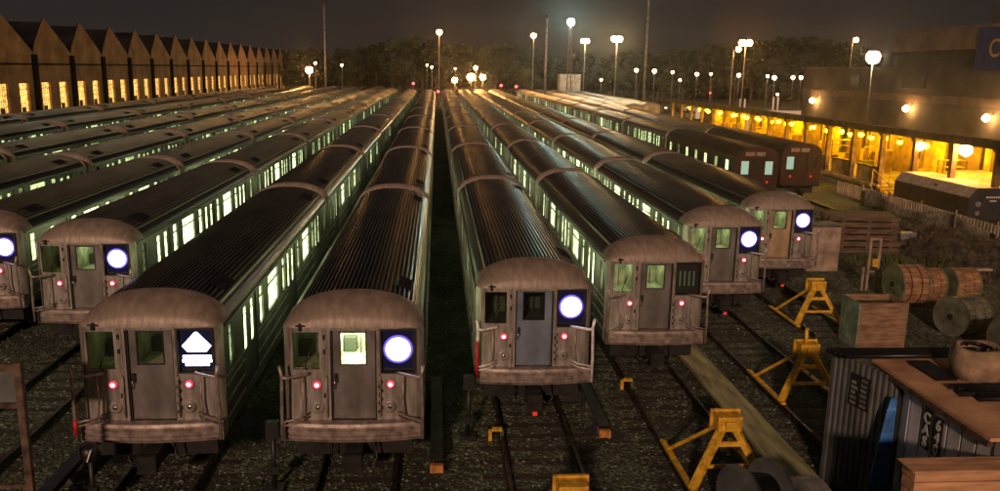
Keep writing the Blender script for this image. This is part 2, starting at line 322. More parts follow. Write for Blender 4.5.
# ---------------------------------------------------------------- subway cars
L = 15.32; HW = 1.31; ZG = 3.12
def prof(s_): return ZG + .54 * max(0, 1 - abs(s_) ** 2.3) ** .62
def yface(x):
    s_ = abs(x) / HW
    return .07 * s_ * s_ + (.15 * ((s_ - .88) / .12) ** 2 if s_ > .88 else 0)
DOORS = (2.45, 7.66, 12.87); WINS = ((3.62, .22), (5.05, .68), (6.48, .22), (8.84, .22), (10.27, .68), (11.7, .22)); DW = .64
def side_holes(): return [(d - DW, d + DW, 1.12, 3.0) for d in DOORS] + [(w - hw, w + hw, 2.12, 2.98) for w, hw in WINS]
CABW = [(.62, .95, 2.15, 2.95), (L - .95, L - .62, 2.15, 2.95)]
def side_fn(sx_): return lambda y, z, d: (sx_ * (HW - d), y, z)
def mesh_body(front):
    b = MB()
    for sx_ in (-1, 1):
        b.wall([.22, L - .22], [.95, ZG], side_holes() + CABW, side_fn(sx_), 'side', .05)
        for d in DOORS: b.box(sx_ * 1.19 - .02, sx_ * 1.19 + .02, d - DW - .02, d + DW + .02, 1.1, 3.02, 'under')
        # belt rails
        segs = [(.3, DOORS[0] - DW - .03), (DOORS[0] + DW + .03, DOORS[1] - DW - .03), (DOORS[1] + DW + .03, DOORS[2] - DW - .03), (DOORS[2] + DW + .03, L - .3)]
        for y0, y1 in segs:
            for z in (1.2, 1.52, 1.84, 2.02):
                a, c = sorted((sx_ * (HW - .001), sx_ * (HW + .018))); b.box(a, c, y0, y1, z, z + .035, 'steel')
        a, c = sorted((sx_ * (HW - .001), sx_ * (HW + .03))); b.box(a, c, .3, L - .3, 3.045, 3.085, 'roof2')
    b.face([(-HW, .22, .95), (HW, .22, .95), (HW, L - .22, .95), (-HW, L - .22, .95)], 'under')
    b.box(-1.08, 1.08, 3.9, 11.4, .42, .949, 'under'); b.box(-.35, .35, .5, L - .5, .55, .949, 'under')
    for e_ in (0, 1):
        if e_ == 0: f = lambda x, z, d: (x, yface(x) + d, z)
        else: f = lambda x, z, d: (x, L - yface(x) - d, z)
        xs = [-1.31, -1.28, -1.24, -1.18, -.9, -.6, -.3, 0, .3, .6, .9, 1.18, 1.24, 1.28, 1.31]
        if e_ == 0 and front: b.wall(xs, [.95, ZG], FH, f, 'steel', .05)
        else:
            b.wall(xs, [.95, ZG], [(-.42, .42, 1.1, 3.05)], f, 'steel', .08); yy = .16 if e_ == 0 else L - .16
            b.box(-.43, .43, min(yy, yy + .02), max(yy, yy + .02), 1.1, 3.06, 'doorm')
    return b
FH = [(-1.12, -.63, 2.31, 3.04), (-.43, .43, 1.29, 3.07), (.53, 1.14, 2.25, 3.07)]
def mesh_roof(front=False):
    b = MB(); n = 25; pts = []
    for i in range(n):
        for t_, o_ in ((0, 0), (.38, 0), (.48, 1), (.9, 1)):
            s_ = -.86 + 1.72 * (i + t_) / n; pts.append((s_, o_))
    pts.append((.86, 0))
    pts = [(-1, 0), (-.985, 0), (-.95, 0), (-.9, 0)] + pts + [(.9, 0), (.95, 0), (.985, 0), (1, 0)]
    rows = []
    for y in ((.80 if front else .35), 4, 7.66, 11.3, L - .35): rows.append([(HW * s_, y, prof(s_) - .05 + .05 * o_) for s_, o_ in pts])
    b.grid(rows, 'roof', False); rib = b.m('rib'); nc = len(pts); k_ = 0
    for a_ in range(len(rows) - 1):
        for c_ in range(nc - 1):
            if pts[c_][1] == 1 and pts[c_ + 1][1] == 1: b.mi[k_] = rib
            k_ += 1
    return b
def mesh_hood(front):
    b = MB(); rows = []
    ss = [-1 + 2 * i / 28 for i in range(29)]; ss = [math.copysign(abs(s_) ** .75, s_) for s_ in ss]
    D = .80 if front else .34
    for j in range(9):
        t_ = j / 8 * PI / 2
        rows.append([(HW * s_, yface(HW * s_) + (D - yface(HW * s_)) * (1 - math.cos(t_)), ZG + (prof(s_) + .012 - ZG) * math.sin(t_)) for s_ in ss])
    b.grid(rows, 'hood')
    rows = [[(HW * s_, D, prof(s_) + .012) for s_ in ss], [(HW * s_, D + .005, prof(s_) - .04) for s_ in ss]]; b.grid(rows, 'hood')
    return b
def mesh_door():
    b = MB()   # local: plane x=0, facing +x, centred y=0
    f = lambda y, z, d: (-.03 - d, y, z)
    b.wall([-DW, -.012], [1.13, 2.99], [(-.46, -.2, 1.98, 2.9)], f, 'side', .02, mr='black'); b.wall([.012, DW], [1.13, 2.99], [(.2, .46, 1.98, 2.9)], f, 'side', .02, mr='black')
    b.box(-.045, -.031, -.012, .012, 1.13, 2.99, 'black'); return b
def flip_y(mb):
    mb.v = [(-x, y, z) for x, y, z in mb.v]; return mb
ME = {}
def cached(k_, fn):
    if k_ not in ME: ME[k_] = fn().mesh(k_[0] if isinstance(k_, tuple) else k_)
    return ME[k_]
def pane(y0, y1, z0, z1, m, d=.05):
    b = MB(); b.face([(-d, y0, z0), (-d, y1, z0), (-d, y1, z1), (-d, y0, z1)], m); return b
def winframe(y0, y1, z0, z1):
    b = MB(); w = .035
    for a in ((y0 - w, y1 + w, z0 - w, z0), (y0 - w, y1 + w, z1, z1 + w), (y0 - w, y0, z0, z1), (y1, y1 + w, z0, z1)): b.box(-.002, .012, a[0], a[1], a[2], a[3], 'black')
    b.box(-.035, -.015, y0, y1, z0 + (z1 - z0) * .68, z0 + (z1 - z0) * .68 + .03, 'black'); return b
def mesh_truck():
    b = MB()
    for y in (-1.0, 1.0):
        b.tube([(-.85, y, .43), (.85, y, .43)], .07, 'under')
        for x in (-.74, .74): b.lathe((x, y, .43), 'x', [(-.06, .43), (.02, .43), (.03, .46), (.06, .46)], 'under', 20)
    for x in (-.95, .95): b.bar((x, -1.4, .52), (x, 1.4, .52), .14, .22, 'under'); b.box(x - .09, x + .09, -.3, .3, .35, .85, 'under')
    b.bar((-.95, 0, .55), (.95, 0, .55), .5, .2, 'under'); return b
def mesh_grille():
    b = MB()
    for i in range(7):
        y = i * .11; s0, s1 = .60, .80
        b.face([(HW * s0, y, prof(s0) + .02), (HW * s1, y, prof(s1) + .02), (HW * s1, y + .08, prof(s1) + .045), (HW * s0, y + .08, prof(s0) + .045)], 'black')
    b.face([(HW * .55, -.03, prof(.55) + .012), (HW * .81, -.03, prof(.81) + .012), (HW * .81, .8, prof(.81) + .012), (HW * .55, .8, prof(.55) + .012)], 'black'); return b
def add_common(root, front, hoodkids=True):
    ob('body', cached(('car_body', front), lambda: mesh_body(front)), root)
    ob('roof', cached(('car_roof', front), lambda: mesh_roof(front)), root)
    ob('end_hood', cached(('end_hood', front), lambda: mesh_hood(front)), root)
    h = ob('end_hood', cached(('end_hood', False), lambda: mesh_hood(False)), root, loc=(0, L, 0), rz=PI)
    for y in (1.5, 13.0): ob('roof_grille', cached('roof_grille', mesh_grille), root, loc=(0, y, 0))
    for y in (2.5, 12.8): ob('truck', cached('truck', mesh_truck), root, loc=(0, y, 0))
    for sx_ in (-1, 1):
        rz = 0 if sx_ > 0 else PI
        for d in DOORS:
            q = ob('side_door', cached('side_door', mesh_door), root, loc=(sx_ * HW, d, 0), rz=rz)
            for a in (-.46, .2): ob('pane', cached(('pane', a), lambda: pane(a, a + .26, 1.98, 2.9, 'panebr')), q)
        for w, hw in WINS:
            q = ob('window', cached(('window_frame', hw), lambda: winframe(-hw, hw, 2.12, 2.98)), root, loc=(sx_ * HW, w, 0), rz=rz)
            ob('pane', cached(('window_pane', hw), lambda: pane(-hw, hw, 2.12, 2.98, 'panebr')), q)
        for y0, y1, z0, z1 in CABW:
            ob('cab_window', cached('cab_window', lambda: pane(-.165, .165, 2.15, 2.95, 'pane')), root, loc=(sx_ * HW, (y0 + y1) / 2, 0), rz=rz)
def simple_car():
    b = mesh_body(False)
    r = mesh_roof(); parts = [r]
    h = mesh_hood(False); parts.append(h)
    h2 = mesh_hood(False); h2.v = [(-x, L - y, z) for x, y, z in h2.v]; parts.append(h2)
    for y in (1.5, 13.0):
        q = mesh_grille(); q.v = [(x, yy + y, z) for x, yy, z in q.v]; parts.append(q)
    for y in (2.5, 12.8):
        q = mesh_truck(); q.v = [(x, yy + y, z) for x, yy, z in q.v]; parts.append(q)
    for sx_ in (-1, 1):
        for d in DOORS:
            for a in (-.46, .2):
                for q in (mesh_door() if a < 0 else None, pane(a, a + .26, 1.98, 2.9, 'pane')):
                    if q: q.v = [(sx_ * (HW + x), d + sx_ * yy, z) for x, yy, z in q.v]; parts.append(q)
        for w, hw in WINS:
            for q in (winframe(-hw, hw, 2.12, 2.98), pane(-hw, hw, 2.12, 2.98, 'pane')):
                q.v = [(sx_ * (HW + x), w + sx_ * yy, z) for x, yy, z in q.v]; parts.append(q)
    for p in parts:
        o_ = len(b.v); b.v += p.v
        for f, mi, sm in zip(p.f, p.mi, p.sm): b.f.append(tuple(o_ + i for i in f)); b.mi.append(b.m(p.mats[mi])); b.sm.append(sm)
    return b
# ---- front furniture
def cabbox(x0, x1, z0, z1, wallm, lampm, y0=.13, depth=1.1, y1off=0):
    b = MB(); y1 = y0 + depth; X0, X1, Z0, Z1 = x0 - .06, x1 + .06, z0 - .08, z1 + .03
    b.face([(X0, y1, Z0), (X1, y1, Z0), (X1, y1, Z1), (X0, y1, Z1)], wallm)
    b.face([(X0, y0, Z0), (X1, y0, Z0), (X1, y1, Z0), (X0, y1, Z0)], wallm); b.face([(X0, y0, Z1), (X1, y0, Z1), (X1, y1, Z1), (X0, y1, Z1)], wallm)
    b.face([(X0, y0, Z0), (X0, y1, Z0), (X0, y1, Z1), (X0, y0, Z1)], wallm); b.face([(X1, y0, Z0), (X1, y1, Z0), (X1, y1, Z1), (X1, y0, Z1)], wallm)
    w = X1 - X0
    b.tube([(X0 + w * .62, y1 - .3, Z0), (X0 + w * .62, y1 - .3, Z1)], .015, 'grey')
    b.box(X0 + .02, X0 + w * .45, y1 - .25, y1 - .02, Z0 + .01, Z0 + .3, 'cabind')
    if lampm: b.box(X0 + w * .15, X1 - w * .15, y0 + .35, y1 - .25, Z1 - .045, Z1 - .012, lampm)
    return b
def ring_frame(x0, x1, z0, z1, y, w, m, proud=.02):
    b = MB()
    for a in ((x0 - w, x1 + w, z0 - w, z0), (x0 - w, x1 + w, z1, z1 + w), (x0 - w, x0, z0, z1), (x1, x1 + w, z0, z1)): b.box(a[0], a[1], y - proud, y + .01, a[2], a[3], m)
    return b
def flat(x0, x1, y, z0, z1, m):
    b = MB(); b.face([(x0, y, z0), (x1, y, z0), (x1, y, z1), (x0, y, z1)], m); return b
def front_set(root, doormat, winlit, doorlit, sign, gatem, redband=None, redtail=False, rightgate=True, leftgate=True):
    # left window
    w = ring_frame(-1.12, -.63, 2.31, 3.04, .05, .035, 'steel', .03).build('front_window', root)
    flat(-1.12, -.63, .075, 2.31, 3.04, 'glass').build('glass', w)
    cabbox(-1.12, -.63, 2.31, 3.04, 'cabin' if winlit else 'cabind', winlit).build('cab_interior', w)
    # door
    b = MB(); f = lambda x, z, d: (x, .11 + d, z)
    b.wall([-.42, .42], [1.29, 3.07], [(-.24, .22, 2.38, 3.0)], f, doormat, .03, mr='black')
    b.box(-.26, -.24, .09, .115, 2.36, 3.02, 'black'); b.box(.22, .24, .09, .115, 2.36, 3.02, 'black'); b.box(-.24, .22, .09, .115, 3.0, 3.02, 'black'); b.box(-.24, .22, .09, .115, 2.36, 2.38, 'black')
    b.box(-.42, .42, .10, .112, 1.84, 1.87, doormat); b.box(-.42, -.40, .06, .112, 1.29, 3.07, 'black'); b.box(.40, .42, .06, .112, 1.29, 3.07, 'black')
    d = b.build('front_door', root)
    flat(-.24, .22, .13, 2.38, 3.0, 'glass').build('door_window', d)
    cabbox(-.24, .22, 2.38, 3.0, 'cabin' if doorlit else 'cabind', doorlit, .16, 1.1).build('vestibule', d)
    MB().box(-.37, -.31, .05, .10, 2.02, 2.2, 'black').tube([(-.36, .06, 1.9), (-.36, .03, 2.0), (-.36, .06, 2.1)], .012, 'chrome').build('door_handle', d)
    # sign box
    b = MB(); b.box(.53, 1.14, .09, .12, 2.25, 3.07, 'black'); [setattr(b, 'x', 0)]
    for a in ((.5, 1.17, 2.22, 2.25), (.5, 1.17, 3.07, 3.1), (.5, .53, 2.25, 3.07), (1.14, 1.17, 2.25, 3.07)): b.box(a[0], a[1], -.01, .10, a[2], a[3], 'black')
    s_ = b.build('sign_box', root)
    if sign in ('disc', 'diamond'): MB().box(.56, 1.11, .082, .0895, 2.3, 3.04, 'panelglow').build('sign_bloom', s_)
    if sign == 'disc': MB().lathe((.835, .078, 2.68), 'y', [(-.012, .235), (-.03, .225)], 'disc', 32).lathe((.835, .080, 2.68), 'y', [(-.002, .28), (-.008, .27)], 'dischalo', 32).build('lit_route_disc', s_)
    elif sign == 'diamond':
        b = MB(); c = (.85, 2.74); R = .27
        b.face([(c[0] - R, .065, c[1]), (c[0] - .02, .065, c[1] + R), (c[0] + .02, .065, c[1] + R), (c[0] + R, .065, c[1]), (c[0] + .17, .065, c[1] - .12), (c[0] - .17, .065, c[1] - .12)], 'disc')
        for i, (z0, wd) in enumerate(((2.50, .26), (2.42, .27), (2.35, .22))): b.box(c[0] - wd, c[0] + wd, .055, .07, z0, z0 + .055, 'disc')
        b.build('lit_diamond_sign', s_)
    else:
        b = MB()
        for i in range(4): b.box(.62 + i * .12, .66 + i * .12, .075, .088, 2.45, 2.85, 'bars')
        b.build('dim_sign_bars', s_)
    for sx_ in (-1, 1):
        MB().lathe((sx_ * .69, yface(.69), 2.01), 'y', [(.01, .095), (-.02, .095), (-.03, .08)], 'gate', 20).lathe((sx_ * .69, yface(.69), 2.01), 'y', [(-.028, .08), (-.05, .055)], 'red', 20).lathe((sx_ * .69, yface(.69), 2.01), 'y', [(-.05, .042), (-.06, .015)], 'redhot', 16).build('marker_light', root)
        MB().lathe((sx_ * .68, yface(.68), 1.56), 'y', [(.01, .12), (-.035, .12), (-.045, .1)], 'steel', 20).lathe((sx_ * .68, yface(.68) - .0, 1.56), 'y', [(-.044, .1), (-.02, .045), (-.052, .04), (-.056, .01)], 'chrome', 20).build('headlight', root)
        MB().tube([(sx_ * .5, .0, 1.35), (sx_ * .5, -.05, 1.4), (sx_ * .5, -.05, 2.15), (sx_ * .5, 0, 2.2)], .014, 'gate').build('grab_rail', root)
    # spring hose and chains by the door
    pts = [(.5 + .03 * math.sin(i * 1.3), -.03 - .02 * math.cos(i * 1.1), 2.1 - i * .035) for i in range(20)]
    MB().tube(pts, .018, 'black').build('hose', root)
    # face seams, rivet strips
    b = MB()
    for x in (-.5, .47): MB().box(x - .012, x + .012, yface(x) - .012, yface(x) + .004, 1.3, 3.1, 'gate').build('face_seam', root)
    MB().box(-1.0, -.96, -.05, .09, 3.08, 3.2, 'black').box(-1.05, -.9, -.06, -.04, 3.17, 3.2, 'black').build('horn', root)
    for z in (1.75, 2.62, 2.9): MB().box(-.56, -.52, -.02, .06, z, z + .09, 'black').build('hinge', root)
    MB().tube([(-.86, .03, 2.28), (-.9, .0, 2.36), (-.78, .02, 2.75)], .012, 'black').build('wiper', root)
    # anticlimber
    b = MB(); xs = [-1.3 + 2.6 * i / 20 for i in range(21)]
    yb = lambda x, e_: -.08 - e_ - .14 * (1 - (x / 1.3) ** 2)
    secs = [(1.29, .12, 1), (1.29, .0, 0), (1.235, .03, 0), (1.22, 0, 0), (1.18, .0, 0), (1.165, .03, 0), (1.11, .03, 0), (1.095, 0, 0), (1.06, 0, 0), (1.045, .03, 0), (.99, .03, 0), (.97, 0, 0), (.92, -.02, 0), (.92, 0, 1)]
    b.grid([[(x, .15 if bk else yb(x, e_), z) for x in xs] for z, e_, bk in secs], 'gate', False)
    b.box(-1.3, -1.28, -.1, .15, .93, 1.28, 'gate'); b.box(1.28, 1.3, -.1, .15, .93, 1.28, 'gate')
    b.build('anticlimber', root)
    for sx_, on in ((-1, leftgate), (1, rightgate)):
        if not on: continue
        b = MB(); X = sx_ * 1.3
        b.tube([(X, -.28, 1.02), (X, -.30, 1.6), (X - sx_ * .02, -.30, 2.3), (X + sx_ * .02, -.31, 2.5)], .033, gatem)
        b.tube([(X, -.3, 2.28), (X - sx_ * .10, -.28, 2.25), (X - sx_ * .42, -.14, 2.27), (X - sx_ * .47, 0, 2.24)], .032, gatem)
        b.tube([(X - sx_ * .36, -.10, 2.24), (X - sx_ * .37, -.10, 1.7), (X - sx_ * .34, -.12, 1.42)], .02, 'gate')
        for z in (1.42, 1.34): b.tube([(X, -.3, z - .03), (X - sx_ * .3, -.2, z), (X - sx_ * .46, 0, z + .03)], .018, gatem)
        if sx_ < 0 and redband: b.tube([(X, -.302, 1.15), (X, -.302, 1.45 if redband == 1 else 2.0)], .042, 'redp')  # short band: red glow painted on; long band: plain red paint
        b.build('safety_gate', root)
    # coupler, steps
    b = MB(); b.box(-.16, .16, -.45, .5, .5, .8, 'under'); b.box(-.17, .17, -.55, -.42, .46, .80, 'under'); b.tube([(-.4, -.1, .9), (-.42, -.2, .6), (-.3, -.3, .5), (-.2, -.35, .6)], .03, 'black'); b.tube([(.4, -.1, .9), (.42, -.2, .6), (.3, -.3, .5), (.2, -.35, .6)], .03, 'black')
    b.box(-1.1, 1.1, .2, .9, .5, .93, 'under')
    c = b.build('coupler', root)
    if redtail: MB().box(-.05, .05, -.58, -.551, .34, .42, 'redsm').build('red_tail_light', c)

NTH = ['first', 'second', 'third', 'fourth', 'fifth', 'sixth', 'seventh', 'eighth', 'ninth', 'tenth', 'eleventh', 'twelfth', 'thirteenth', 'fourteenth', 'fifteenth', 'sixteenth', 'seventeenth', 'eighteenth']
ORD = ['front', 'second', 'third', 'fourth', 'fifth', 'sixth', 'seventh', 'eighth', 'ninth', 'tenth']
simple = simple_car().mesh('far_car')
simdim = simple.copy(); simdim.name = 'far_dim_car'
for i_, mm in enumerate(simdim.materials):
    if mm == M['pane']: simdim.materials[i_] = M['panedim']
proto_mid = thing('subway_car', '', 'subway car'); add_common(proto_mid, False)
CARS = [
 # x, y0, row words, front args or None, mid cars with parts, n
 (-13.1, 24.0, 'train cut off by left picture edge', dict(doormat='doorm', winlit=None, doorlit='cabdim', sign='disc', gatem='gate'), 1, 10),
 (-9.47, 22.57, 'second train from the left', dict(doormat='doorm', winlit='cabdim', doorlit='cablamp', sign='disc', gatem='gate'), 2, 10),
 (-5.31, 15.07, 'train with the lit diamond sign', dict(doormat='doorm', winlit='cabdim', doorlit='cabdim', sign='diamond', gatem='gate', redband=1), 2, 10),
 (-1.55, 14.97, 'train left of the dark central gap', dict(doormat='doorm', winlit='cabdim', doorlit='cabglow', sign='disc', gatem='gate'), 2, 10),
 (2.21, 17.8, 'train with blue grey door, right of gap', dict(doormat='doorblue', winlit=None, doorlit=None, sign='disc', gatem='white', redband=2, redtail=True), 2, 10),
 (5.71, 20.49, 'train with unlit black sign box', dict(doormat='doorm', winlit='cablamp', doorlit='cablamp', sign='off', gatem='gate', rightgate=True), 2, 10),
 (9.25, 25.52, 'second silver train from the right', dict(doormat='doorm', winlit='cablamp', doorlit='cablamp', sign='disc', gatem='gate', redtail=True), 2, 10),
 (12.60, 29.0, 'rightmost silver train beside the grey cabinet', dict(doormat='doororange', winlit='cablamp', doorlit='cablamp', sign='disc', gatem='gate', redtail=True), 2, 10),
]
FRONTL = ['silver subway car at left picture edge, only its right side and sign showing',
 'silver subway car with round violet sign and yellow lit door window, second from left',
 'silver subway car with lit diamond sign and bars under it',
 'silver subway car with glaring white door window and round lit sign',
 'silver subway car with blue grey front door, dark windows and white gates',
 'silver subway car whose square sign box is dark and unlit',
 'silver subway car with lit door window, between unlit-sign car and copper-door car',
 'silver subway car with copper coloured front door next to the grey cabinet']
for (x, y0, row, fa, nmid, n), fl in zip(CARS, FRONTL):
    t = thing('subway_car', fl, 'subway car', (x, y0, 0), 0, 'silver subway cars parked in rows')
    add_common(t, True); front_set(t, **fa)
    for k_ in range(1, n):
        lb = 'silver subway car, %s back in the %s' % (ORD[k_], row)
        if k_ < nmid: clone(proto_mid, None, (x, y0 + 15.65 * k_, 0), lb)['group'] = 'silver subway cars parked in rows'
        else: ob('subway_car', simple, None, (x, y0 + 15.65 * k_, 0), lb, 'subway car', 'silver subway cars parked in rows')
for x, y0, row, n in [(-17.6, 24.8, 'first roof-only row left of the leftmost front', 10), (-22.4, 27.4, 'third roof row from the brick sheds', 10), (-28.3, 32.0, 'second roof row from the brick sheds', 10), (-34.3, 38.9, 'roof row nearest the brick sheds', 9)]:
    for k_ in range(n): ob('subway_car', simdim, None, (x, y0 + 15.65 * k_, 0), 'silver subway car, %s in the %s' % (ORD[k_].replace('front', 'first'), row), 'subway car', 'silver subway cars parked in rows')
# proto used as a real car: first car behind the front one of the leftmost train
proto_mid.location = (-13.1, 24.0 + 15.65 * 10, 0); proto_mid['label'] = 'silver subway car, farthest one in the train cut off by left edge'; proto_mid['group'] = 'silver subway cars parked in rows'

# ---- dark red cars
def red_car_parts(root, lit):
    b = MB(); holes = [(1.3 + i * 1.05, 1.3 + i * 1.05 + .62, 2.1, 2.75) for i in range(13)]
    for sx_ in (-1, 1): b.wall([0, L], [.95, 3.05], holes, side_fn(sx_), 'redcar', .04)
    fh = [(-.98, -.5, 2.0, 2.8), (-.38, .38, 1.15, 2.95), (.5, .98, 2.0, 2.8)]
    b.wall([-HW, HW], [.95, 3.05], fh, lambda x, z, d: (x, d, z), 'redcar', .05)
    b.wall([-HW, HW], [.95, 3.05], [], lambda x, z, d: (x, L - d, z), 'redcar')
    ss = [-1 + 2 * i / 24 for i in range(25)]; pr = lambda s_: 3.05 + .62 * max(0, 1 - abs(s_) ** 2.6) ** .55
    b.grid([[(HW * s_, y, pr(s_)) for s_ in ss] for y in (0, L)], 'redroof')
    b.face([(HW * s_, 0, pr(s_)) for s_ in ss], 'redcar'); b.face([(HW * s_, L, pr(s_)) for s_ in ss], 'redcar')
    b.box(-1, 1, .3, L - .3, .45, .949, 'under'); b.face([(-HW, 0, .95), (HW, 0, .95), (HW, L, .95), (-HW, L, .95)], 'under')
    b.build('body', root)
    for k_, (a, c, z0, z1) in enumerate(fh):
        if k_ == 1:
            d = MB().box(a, c, .05, .08, z0, z1, 'redcar').build('front_door', root); flat(-.2, .2, .045, 2.1, 2.8, 'panebr' if lit[1] else 'black').build('door_window', d)
        else: flat(a, c, .05, z0, z1, 'frontlit' if lit[k_] else 'black').build('front_window', root)
    for x in (-.75, -.1): flat(x, x + .55, -.01, 3.12, 3.35, 'sgn').build('route_sign', root)
    for sx_ in (-1, 1): MB().lathe((sx_ * .68, 0, 1.55), 'y', [(.01, .08), (-.03, .06)], 'redsm', 14).build('marker_light', root)
    b = MB(); b.box(-.15, .15, -.5, .3, .5, .8, 'under'); b.box(-1.25, 1.25, -.12, .0, .93, 1.05, 'under'); b.build('coupler', root)
    for sx_ in (-1, 1):
        for q_, (y0_, y1_, z0, z1) in enumerate(holes):
            b = MB(); b.face([(sx_ * (HW - .04), y0_, z0), (sx_ * (HW - .04), y1_, z0), (sx_ * (HW - .04), y1_, z1), (sx_ * (HW - .04), y0_, z1)], 'black' if q_ % 2 else 'pane'); b.build('side_window', root)
    for y in (2.5, 12.8): ob('truck', cached('truck', mesh_truck), root, loc=(0, y, 0))
M['frontlit'] = emit('lit_front_window', (.62, .85, .60), .6)
M['sgn'] = mat('faded_route_sign', (.30, .22, .16), .6)
for x, y0, lb, row, lit, n in [(19.2, 48.4, 'dark red subway car half hidden behind copper-door car roof, lit windows', 'nearer dark red train', (1, 0, 1), 9),
                         (23.3, 51.4, 'dark red subway car nearest the yellow canopy, one lit window, two red lights', 'dark red train beside the canopy', (1, 0, 0), 9)]:
    t = thing('subway_car', lb, 'subway car', (x, y0, 0), 0, 'dark red subway cars'); red_car_parts(t, lit)
    for k_ in range(1, n): ob('subway_car', simple, None, (x, y0 + 15.65 * k_, 0), 'dark roofed subway car, %s back in the %s' % (ORD[k_], row), 'subway car', 'cars behind the dark red fronts')
for x, y0, row, n in [(26.6, 112, 'row ending left of the canopy corner', 5), (30.9, 119, 'row behind the tall thin pole', 4)]:
    for k_ in range(n): ob('subway_car', simple, None, (x, y0 + 15.65 * k_, 0), 'far subway car, %s in the %s' % (ORD[k_].replace('front', 'first'), row), 'subway car', 'far cars by the canopy')

# ---------------------------------------------------------------- tracks
def track(x, y0, y1, lb, bump=None):
    t = ob('railway_track', None, None, (x, 0, 0), lb, None, 'yard tracks', 'structure')
    for sx_ in (-1, 1):
        b = MB()
        b.box(sx_ * .7525 - .035, sx_ * .7525 + .035, y0, y1, -.035, 0, 'rail'); b.box(sx_ * .7525 - .01, sx_ * .7525 + .01, y0, y1, -.125, -.035, 'rail'); b.box(sx_ * .7525 - .07, sx_ * .7525 + .07, y0, y1, -.145, -.125, 'rail')
        b.build('rail', t)
    y = y0
    tm = cached('sleeper', lambda: MB().box(-1.28, 1.28, -.11, .11, -.25, -.139, 'tie'))
    while y < y1:
        ob('sleeper', tm, t, loc=(random.uniform(-.06, .06), y, random.uniform(-.012, 0)), rz=random.uniform(-.02, .02)); y += .62
for x, y0, y1 in [(-13.49, 15, 34), (-9.47, 11, 26), (-5.31, 10, 19), (-1.55, 11, 20), (2.21, 11, 22), (5.71, 12.5, 26), (9.25, 15, 31), (12.6, 24, 35), (19.2, 38, 52), (23.3, 38, 55), (30.2, 36, 52)]:
    track(x, y0, y1, 'track')
# third rails with boards
for x, y0, y1 in [(3.72, 16.9, 22), (.02, 15.4, 20), (-7.1, 12, 22)]:
    t = thing('third_rail', '', 'third rail', (x, 0, 0))
    t['label'] = 'black covered third rail beside the track at x %s' % x
    b = MB(); b.box(-.05, .05, y0, y1, .02, .12, 'rail'); b.box(-.13, .13, y0, y1, .2, .23, 'black')
    yy = y0 + .4
    while yy < y1: b.box(-.16, -.1, yy, yy + .08, -.15, .2, 'black'); b.box(-.08, .08, yy, yy + .12, -.15, .02, 'dkgrey'); yy += 1.5
    b.build('covered_rail', t)
    MB().box(-.13, .13, y0 - .14, y0 - .02, .0, .16, 'orange').build('end_block', t)
TR = {3.72: 'right of the blue-door car', .02: 'just left of the central gap', 7.35: 'right of the unlit-sign car', 10.9: 'before the copper-door car', -3.75: 'between the two nearest trains', -7.1: 'left of the diamond-sign car', 14.2: 'below the grey cabinet'}
for o in list(COL.objects):
    if o.name.startswith('third_rail'):
        for kx, wd in TR.items():
            if abs(o.location.x - kx) < .01: o['label'] = 'black covered third rail with orange end, ' + wd; o['group'] = 'third rails'

# ---------------------------------------------------------------- bumping posts
def bumper(x, y, lb):
    t = thing('bumping_post', lb, 'bumping post', (x, y, 0), 0, 'yellow bumping posts')
    b = MB(); b.box(-.24, .24, -.1, .2, 1.08, 1.38, 'yellow'); b.box(-.30, .30, .2, .26, 1.02, 1.42, 'yellow'); b.box(-.1, .1, -.16, -.1, 1.12, 1.3, 'yellow'); b.build('bumper_head', t)
    for sx_ in (-1, 1):
        MB().bar((sx_ * .14, -.02, 1.1), (sx_ * .76, -.35, .0), .14, .12, 'yellow').build('leg', t)
        MB().bar((sx_ * .2, .1, 1.12), (sx_ * .76, 1.35, .02), .06, .07, 'yellow').build('brace', t)
        MB().box(sx_ * .76 - .06, sx_ * .76 + .06, -.55, 1.8, .003, .05, 'yellow').build('rail_shoe', t)
    MB().bar((-.3, -.09, .82), (.3, -.09, .82), .06, .09, 'yellow').build('cross_bar', t); MB().bar((-.52, -.22, .42), (.52, -.22, .42), .05, .07, 'yellow').build('cross_bar', t)
bumper(2.21, 12.15, 'yellow bumping post head just showing at bottom edge below blue-door car')
bumper(5.71, 14.75, 'yellow bumping post left of the long board at the bottom')
bumper(9.25, 19.0, 'yellow bumping post standing between the long board and the container')
bumper(12.35, 25.2, 'yellow bumping post whose head shows left of the wooden crate')
MB().tube([(9.2, 19.1, 1.38), (9.2, 19.1, 1.75)], .045, 'yellow').build('marker_stake', label='short yellow stake on top of the middle bumping post', cat='stake')
# rail clamps / yellow skates
for i, (x, y, lb) in enumerate([(1.36, 17.0, 'right below the blue-door car left gate'), (4.95, 19.9, 'on the rail left of the long board'), (-3.0, 13.9, 'at bottom edge under the white-window car')]):
    t = thing('rail_clamp', 'small yellow rail clamp ' + lb, 'rail clamp', (x, y, 0), random.uniform(-.3, .3), 'yellow rail clamps')
    MB().box(-.2, -.12, -.06, .06, -.13, .16, 'yellow').box(-.2, .1, -.06, .06, .10, .16, 'yellow').build('clamp_body', t); MB().box(.06, .14, -.05, .05, -.1, .13, 'weed').build('clamp_wedge', t)
